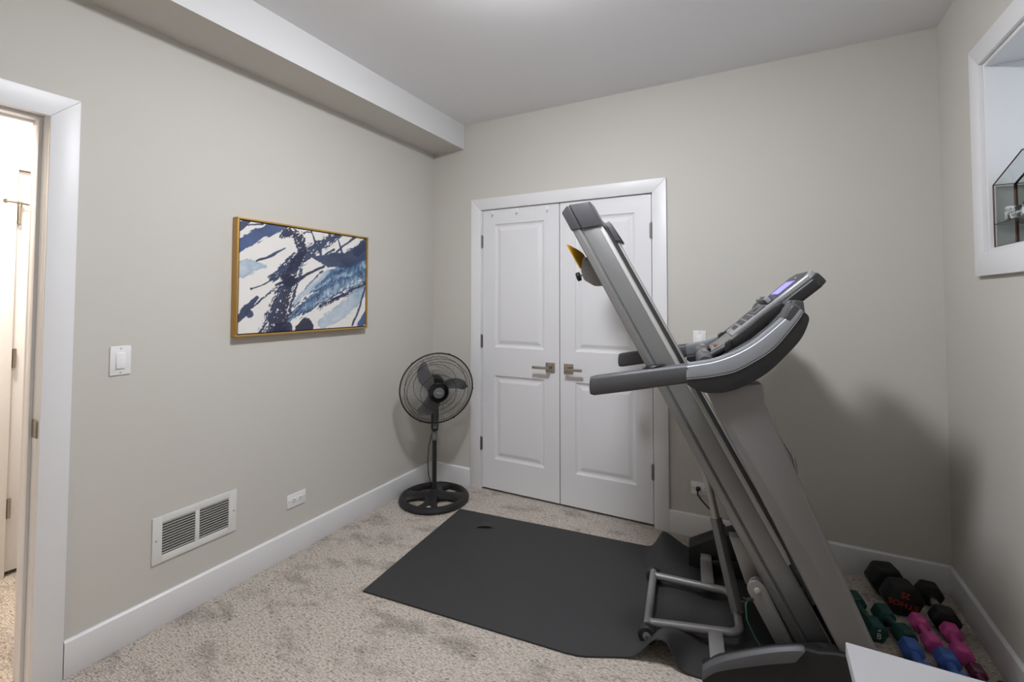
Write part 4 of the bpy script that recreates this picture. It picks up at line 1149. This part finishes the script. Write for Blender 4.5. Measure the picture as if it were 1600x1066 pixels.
SMALL = 'small coloured hex dumbbells between treadmill and right wall'
big = dumbbell('dumbbell', 'large black dumbbell with red lettering on its end face by the back wall', M['rubberblack'], (2.822, -0.275), (2.790, -0.142), 0.078, 0.086, 0.017, handle=M['steel'], ends=0.86, bev=0.012)
chrome = dumbbell('dumbbell', 'black hex dumbbell with bare chrome handle in the back right corner', M['rubberblack'], (2.952, -0.338), (2.948, -0.142), 0.055, 0.056, 0.0165, handle=M['steel'], ends=0.84, bev=0.010)
gA = dumbbell('dumbbell', 'dark green dumbbell with a white 8 on its end, nearest the treadmill upright', M['green'], (2.682, -0.525), (2.640, -0.350), 0.041, 0.072, 0.017, SMALL, ends=0.85)
gB = dumbbell('dumbbell', 'dark green dumbbell lying in front of the large black dumbbell, no number showing', M['green'], (2.779, -0.515), (2.734, -0.400), 0.040, 0.068, 0.017, SMALL)
pA = dumbbell('dumbbell', 'pink dumbbell touching the large black dumbbell, left one of the two pink ones', M['pink'], (2.868, -0.510), (2.856, -0.388), 0.036, 0.060, 0.015, SMALL)
pB = dumbbell('dumbbell', 'pink dumbbell touching the chrome handled dumbbell, right one of the two pink ones', M['pink'], (2.950, -0.530), (2.954, -0.404), 0.037, 0.060, 0.015, SMALL)
bA = dumbbell('dumbbell', 'blue dumbbell in front of the green ones, its near end hidden by the pale desk', M['blue'], (2.793, -0.735), (2.783, -0.603), 0.040, 0.066, 0.016, SMALL)
bB = dumbbell('dumbbell', 'blue dumbbell in front of the pink ones, its near end hidden by the pale desk', M['blue'], (2.890, -0.738), (2.886, -0.608), 0.040, 0.066, 0.016, SMALL)
mA = dumbbell('dumbbell', 'shiny dark maroon dumbbell in front of the right pink one, nearest the right wall', M['maroon'], (2.964, -0.725), (2.966, -0.618), 0.030, 0.052, 0.013, SMALL)
rA = dumbbell('dumbbell', 'small dark red dumbbell end just above the pale desk edge', M['maroon'], (3.020, -0.765), (3.026, -0.668), 0.025, 0.046, 0.012, SMALL)
# print on the ends: local x of a dumbbell runs from p to q, so the near end face looks along -x
half = (Vector((2.822, -0.275)) - Vector((2.790, -0.142))).length / 2
fx = -half - 0.0432
fm = frame_mtx((0, math.cos(math.radians(14)), math.sin(math.radians(14))), (0, math.sin(math.radians(14)), -math.cos(math.radians(14))), (fx, 0, 0))
text('lettering', 'ETHOS', 0.035, M['red'], big, fm @ Matrix.Translation((0.010, 0.012, 0.0)) @ Matrix.Diagonal((1.08, 0.9, 1, 1)))
text('lettering', '25', 0.036, M['red'], big, fm @ Matrix.Translation((0.010, -0.028, 0.0)))
half = (Vector((2.682, -0.525)) - Vector((2.640, -0.350))).length / 2
fm = frame_mtx((0, -1, 0), (0, 0, 1), (-half - 0.0365, 0, 0))
text('numeral', '8', 0.034, M['white'], gA, fm @ Matrix.Translation((0.0, -0.008, 0.0)))
b = B(); b.loft([[(-half - 0.0363, y, z) for y, z in ((0.006, 0.012), (-0.007, 0.013), (-0.006, 0.022))], [(-half - 0.0372, y, z) for y, z in ((0.006, 0.012), (-0.007, 0.013), (-0.006, 0.022))]])
b.obj('numeral_mark', M['white'], gA)

# ------------------------------------------------------------------ white desk against the right wall
DX0, DYA, DZT = 2.417, -1.863, 0.740
desk = thing('desk', 'pale plain table top whose corner shows at the lower right in front of the dumbbells', 'desk', (DX0, DYA, 0))
B().box(0, 0.634, -1.15, 0, DZT - 0.026, DZT).obj('desk_top', M['desk'], desk, bevel=0.0015)
for x in (0.10, 0.594):
    for y in (-0.05, -1.10):
        B().box(x - 0.02, x + 0.02, y - 0.02, y + 0.02, 0, DZT - 0.026).obj('leg', M['desk'], desk, bevel=0.002)
b = B(); b.box(0.115, 0.58, -0.06, -0.04, DZT - 0.09, DZT - 0.026); b.box(0.115, 0.58, -1.11, -1.09, DZT - 0.09, DZT - 0.026)
b.obj('apron', M['desk'], desk)

# ------------------------------------------------------------------ house-shaped glass shelf standing in the window recess, with its little pots
HX0, HX1, HY0, HY1 = 3.079, 3.139, -0.540, -1.000
HB0, HEV, HAP, HSH = WZ0 + 0.0165, 1.832, 1.905, 1.680
cs = thing('glass_house_shelf', 'house shaped glass shelf with dark bronze edges standing in the window recess', 'shelf', (0, 0, 0))
ym = (HY0 + HY1) / 2
rb = 0.0023
def bar(p, q, name='frame_bar', m='bronze', r=rb):
    B().tube([p, q], r, 6).obj(name, M[m], cs)
for x in (HX0, HX1):
    for y in (HY0, HY1): bar((x, y, HB0), (x, y, HEV), 'post', r=rb if x == HX0 else 0.0036)
    bar((x, HY0, HEV), (x, ym, HAP), 'roof_bar'); bar((x, HY1, HEV), (x, ym, HAP), 'roof_bar')
    bar((x, HY0, HB0 + 0.002), (x, HY1, HB0 + 0.002), 'base_bar')
bar((HX0, ym, HAP), (HX1, ym, HAP), 'ridge_bar')
for y in (HY0, HY1):
    bar((HX0, y, HEV), (HX1, y, HEV), 'eave_bar'); bar((HX0, y, HB0 + 0.002), (HX1, y, HB0 + 0.002), 'base_bar')
    bar((HX0, y, HSH), (HX1, y, HSH), 'shelf_bar')
bar((HX1, HY0, HSH), (HX1, HY1, HSH), 'shelf_bar')
b = B(); b.prism([(HX0, HSH - 0.002), (HX1, HSH - 0.002), (HX1, HSH + 0.002), (HX0, HSH + 0.002)], HY1, HY0); b.obj('shelf_pane', M['glass'], cs)
b = B(); b.loft([[(HX1 + 0.002, y, z) for y, z in ((HY0, HB0), (HY1, HB0), (HY1, HEV), (ym, HAP), (HY0, HEV))], [(HX1 + 0.005, y, z) for y, z in ((HY0, HB0), (HY1, HB0), (HY1, HEV), (ym, HAP), (HY0, HEV))]])
b.obj('mirror_back', M['mirror'], cs)
for y in (HY0, HY1):
    B().box(HX0, HX1, y - 0.001, y + 0.001, HB0, HEV).obj('side_pane', M['glass'], cs)
    b = B(); yy = ym
    b.loft([[(x, y, HEV) , (x, ym, HAP), (x, ym, HAP + 0.002), (x, y, HEV + 0.002)] for x in (HX0, HX1)]); b.obj('roof_pane', M['glass'], cs)
B().box(HX0, HX1, HY1, HY0, HB0 - 0.001, HB0 + 0.0015).obj('base_pane', M['strut'], cs)
def potmat():
    m = bpy.data.materials.new('marbled_pot'); m.use_nodes = True
    nt = m.node_tree; b_ = nt.nodes['Principled BSDF']; b_.inputs['Roughness'].default_value = 0.35
    tc = nt.nodes.new('ShaderNodeTexCoord'); n = nt.nodes.new('ShaderNodeTexNoise'); n.inputs['Scale'].default_value = 55; n.inputs['Detail'].default_value = 3; n.inputs['Distortion'].default_value = 1.2
    r = nt.nodes.new('ShaderNodeValToRGB'); e = r.color_ramp.elements
    e[0].position = 0.38; e[0].color = srgb(52, 56, 60); e[1].position = 0.60; e[1].color = srgb(196, 200, 200)
    nt.links.new(tc.outputs['Object'], n.inputs['Vector']); nt.links.new(n.outputs['Fac'], r.inputs['Fac']); nt.links.new(r.outputs['Color'], b_.inputs['Base Color'])
    return m
pm_ = potmat()
p = thing('votive_pot', 'small grey and white patterned round pot on the glass house shelf', 'pot', (3.109, -0.630, HSH + 0.0025))
B().lathe([(0.003, 0), (0.025, 0.0), (0.0295, 0.005), (0.0295, 0.024), (0.0295, 0.044), (0.0275, 0.050), (0.0255, 0.050), (0.025, 0.038), (0.003, 0.03)], n=28).obj('pot_body', pm_, p)
p2 = thing('small_jar', 'small jar with a white label beside the patterned pot on the glass shelf', 'jar', (3.109, -0.738, HSH + 0.0025))
B().lathe([(0.003, 0), (0.021, 0.0), (0.023, 0.004), (0.023, 0.036), (0.018, 0.040), (0.003, 0.040)], n=24).obj('jar_body', M['strut'], p2)
B().lathe([(0.019, 0.040), (0.020, 0.042), (0.020, 0.050), (0.018, 0.052), (0.003, 0.052)], n=24).obj('lid', M['black'], p2)
B().lathe([(0.0232, 0.008), (0.0238, 0.008), (0.0238, 0.030), (0.0232, 0.030)], n=24, closed=True).obj('jar_label', M['white'], p2)
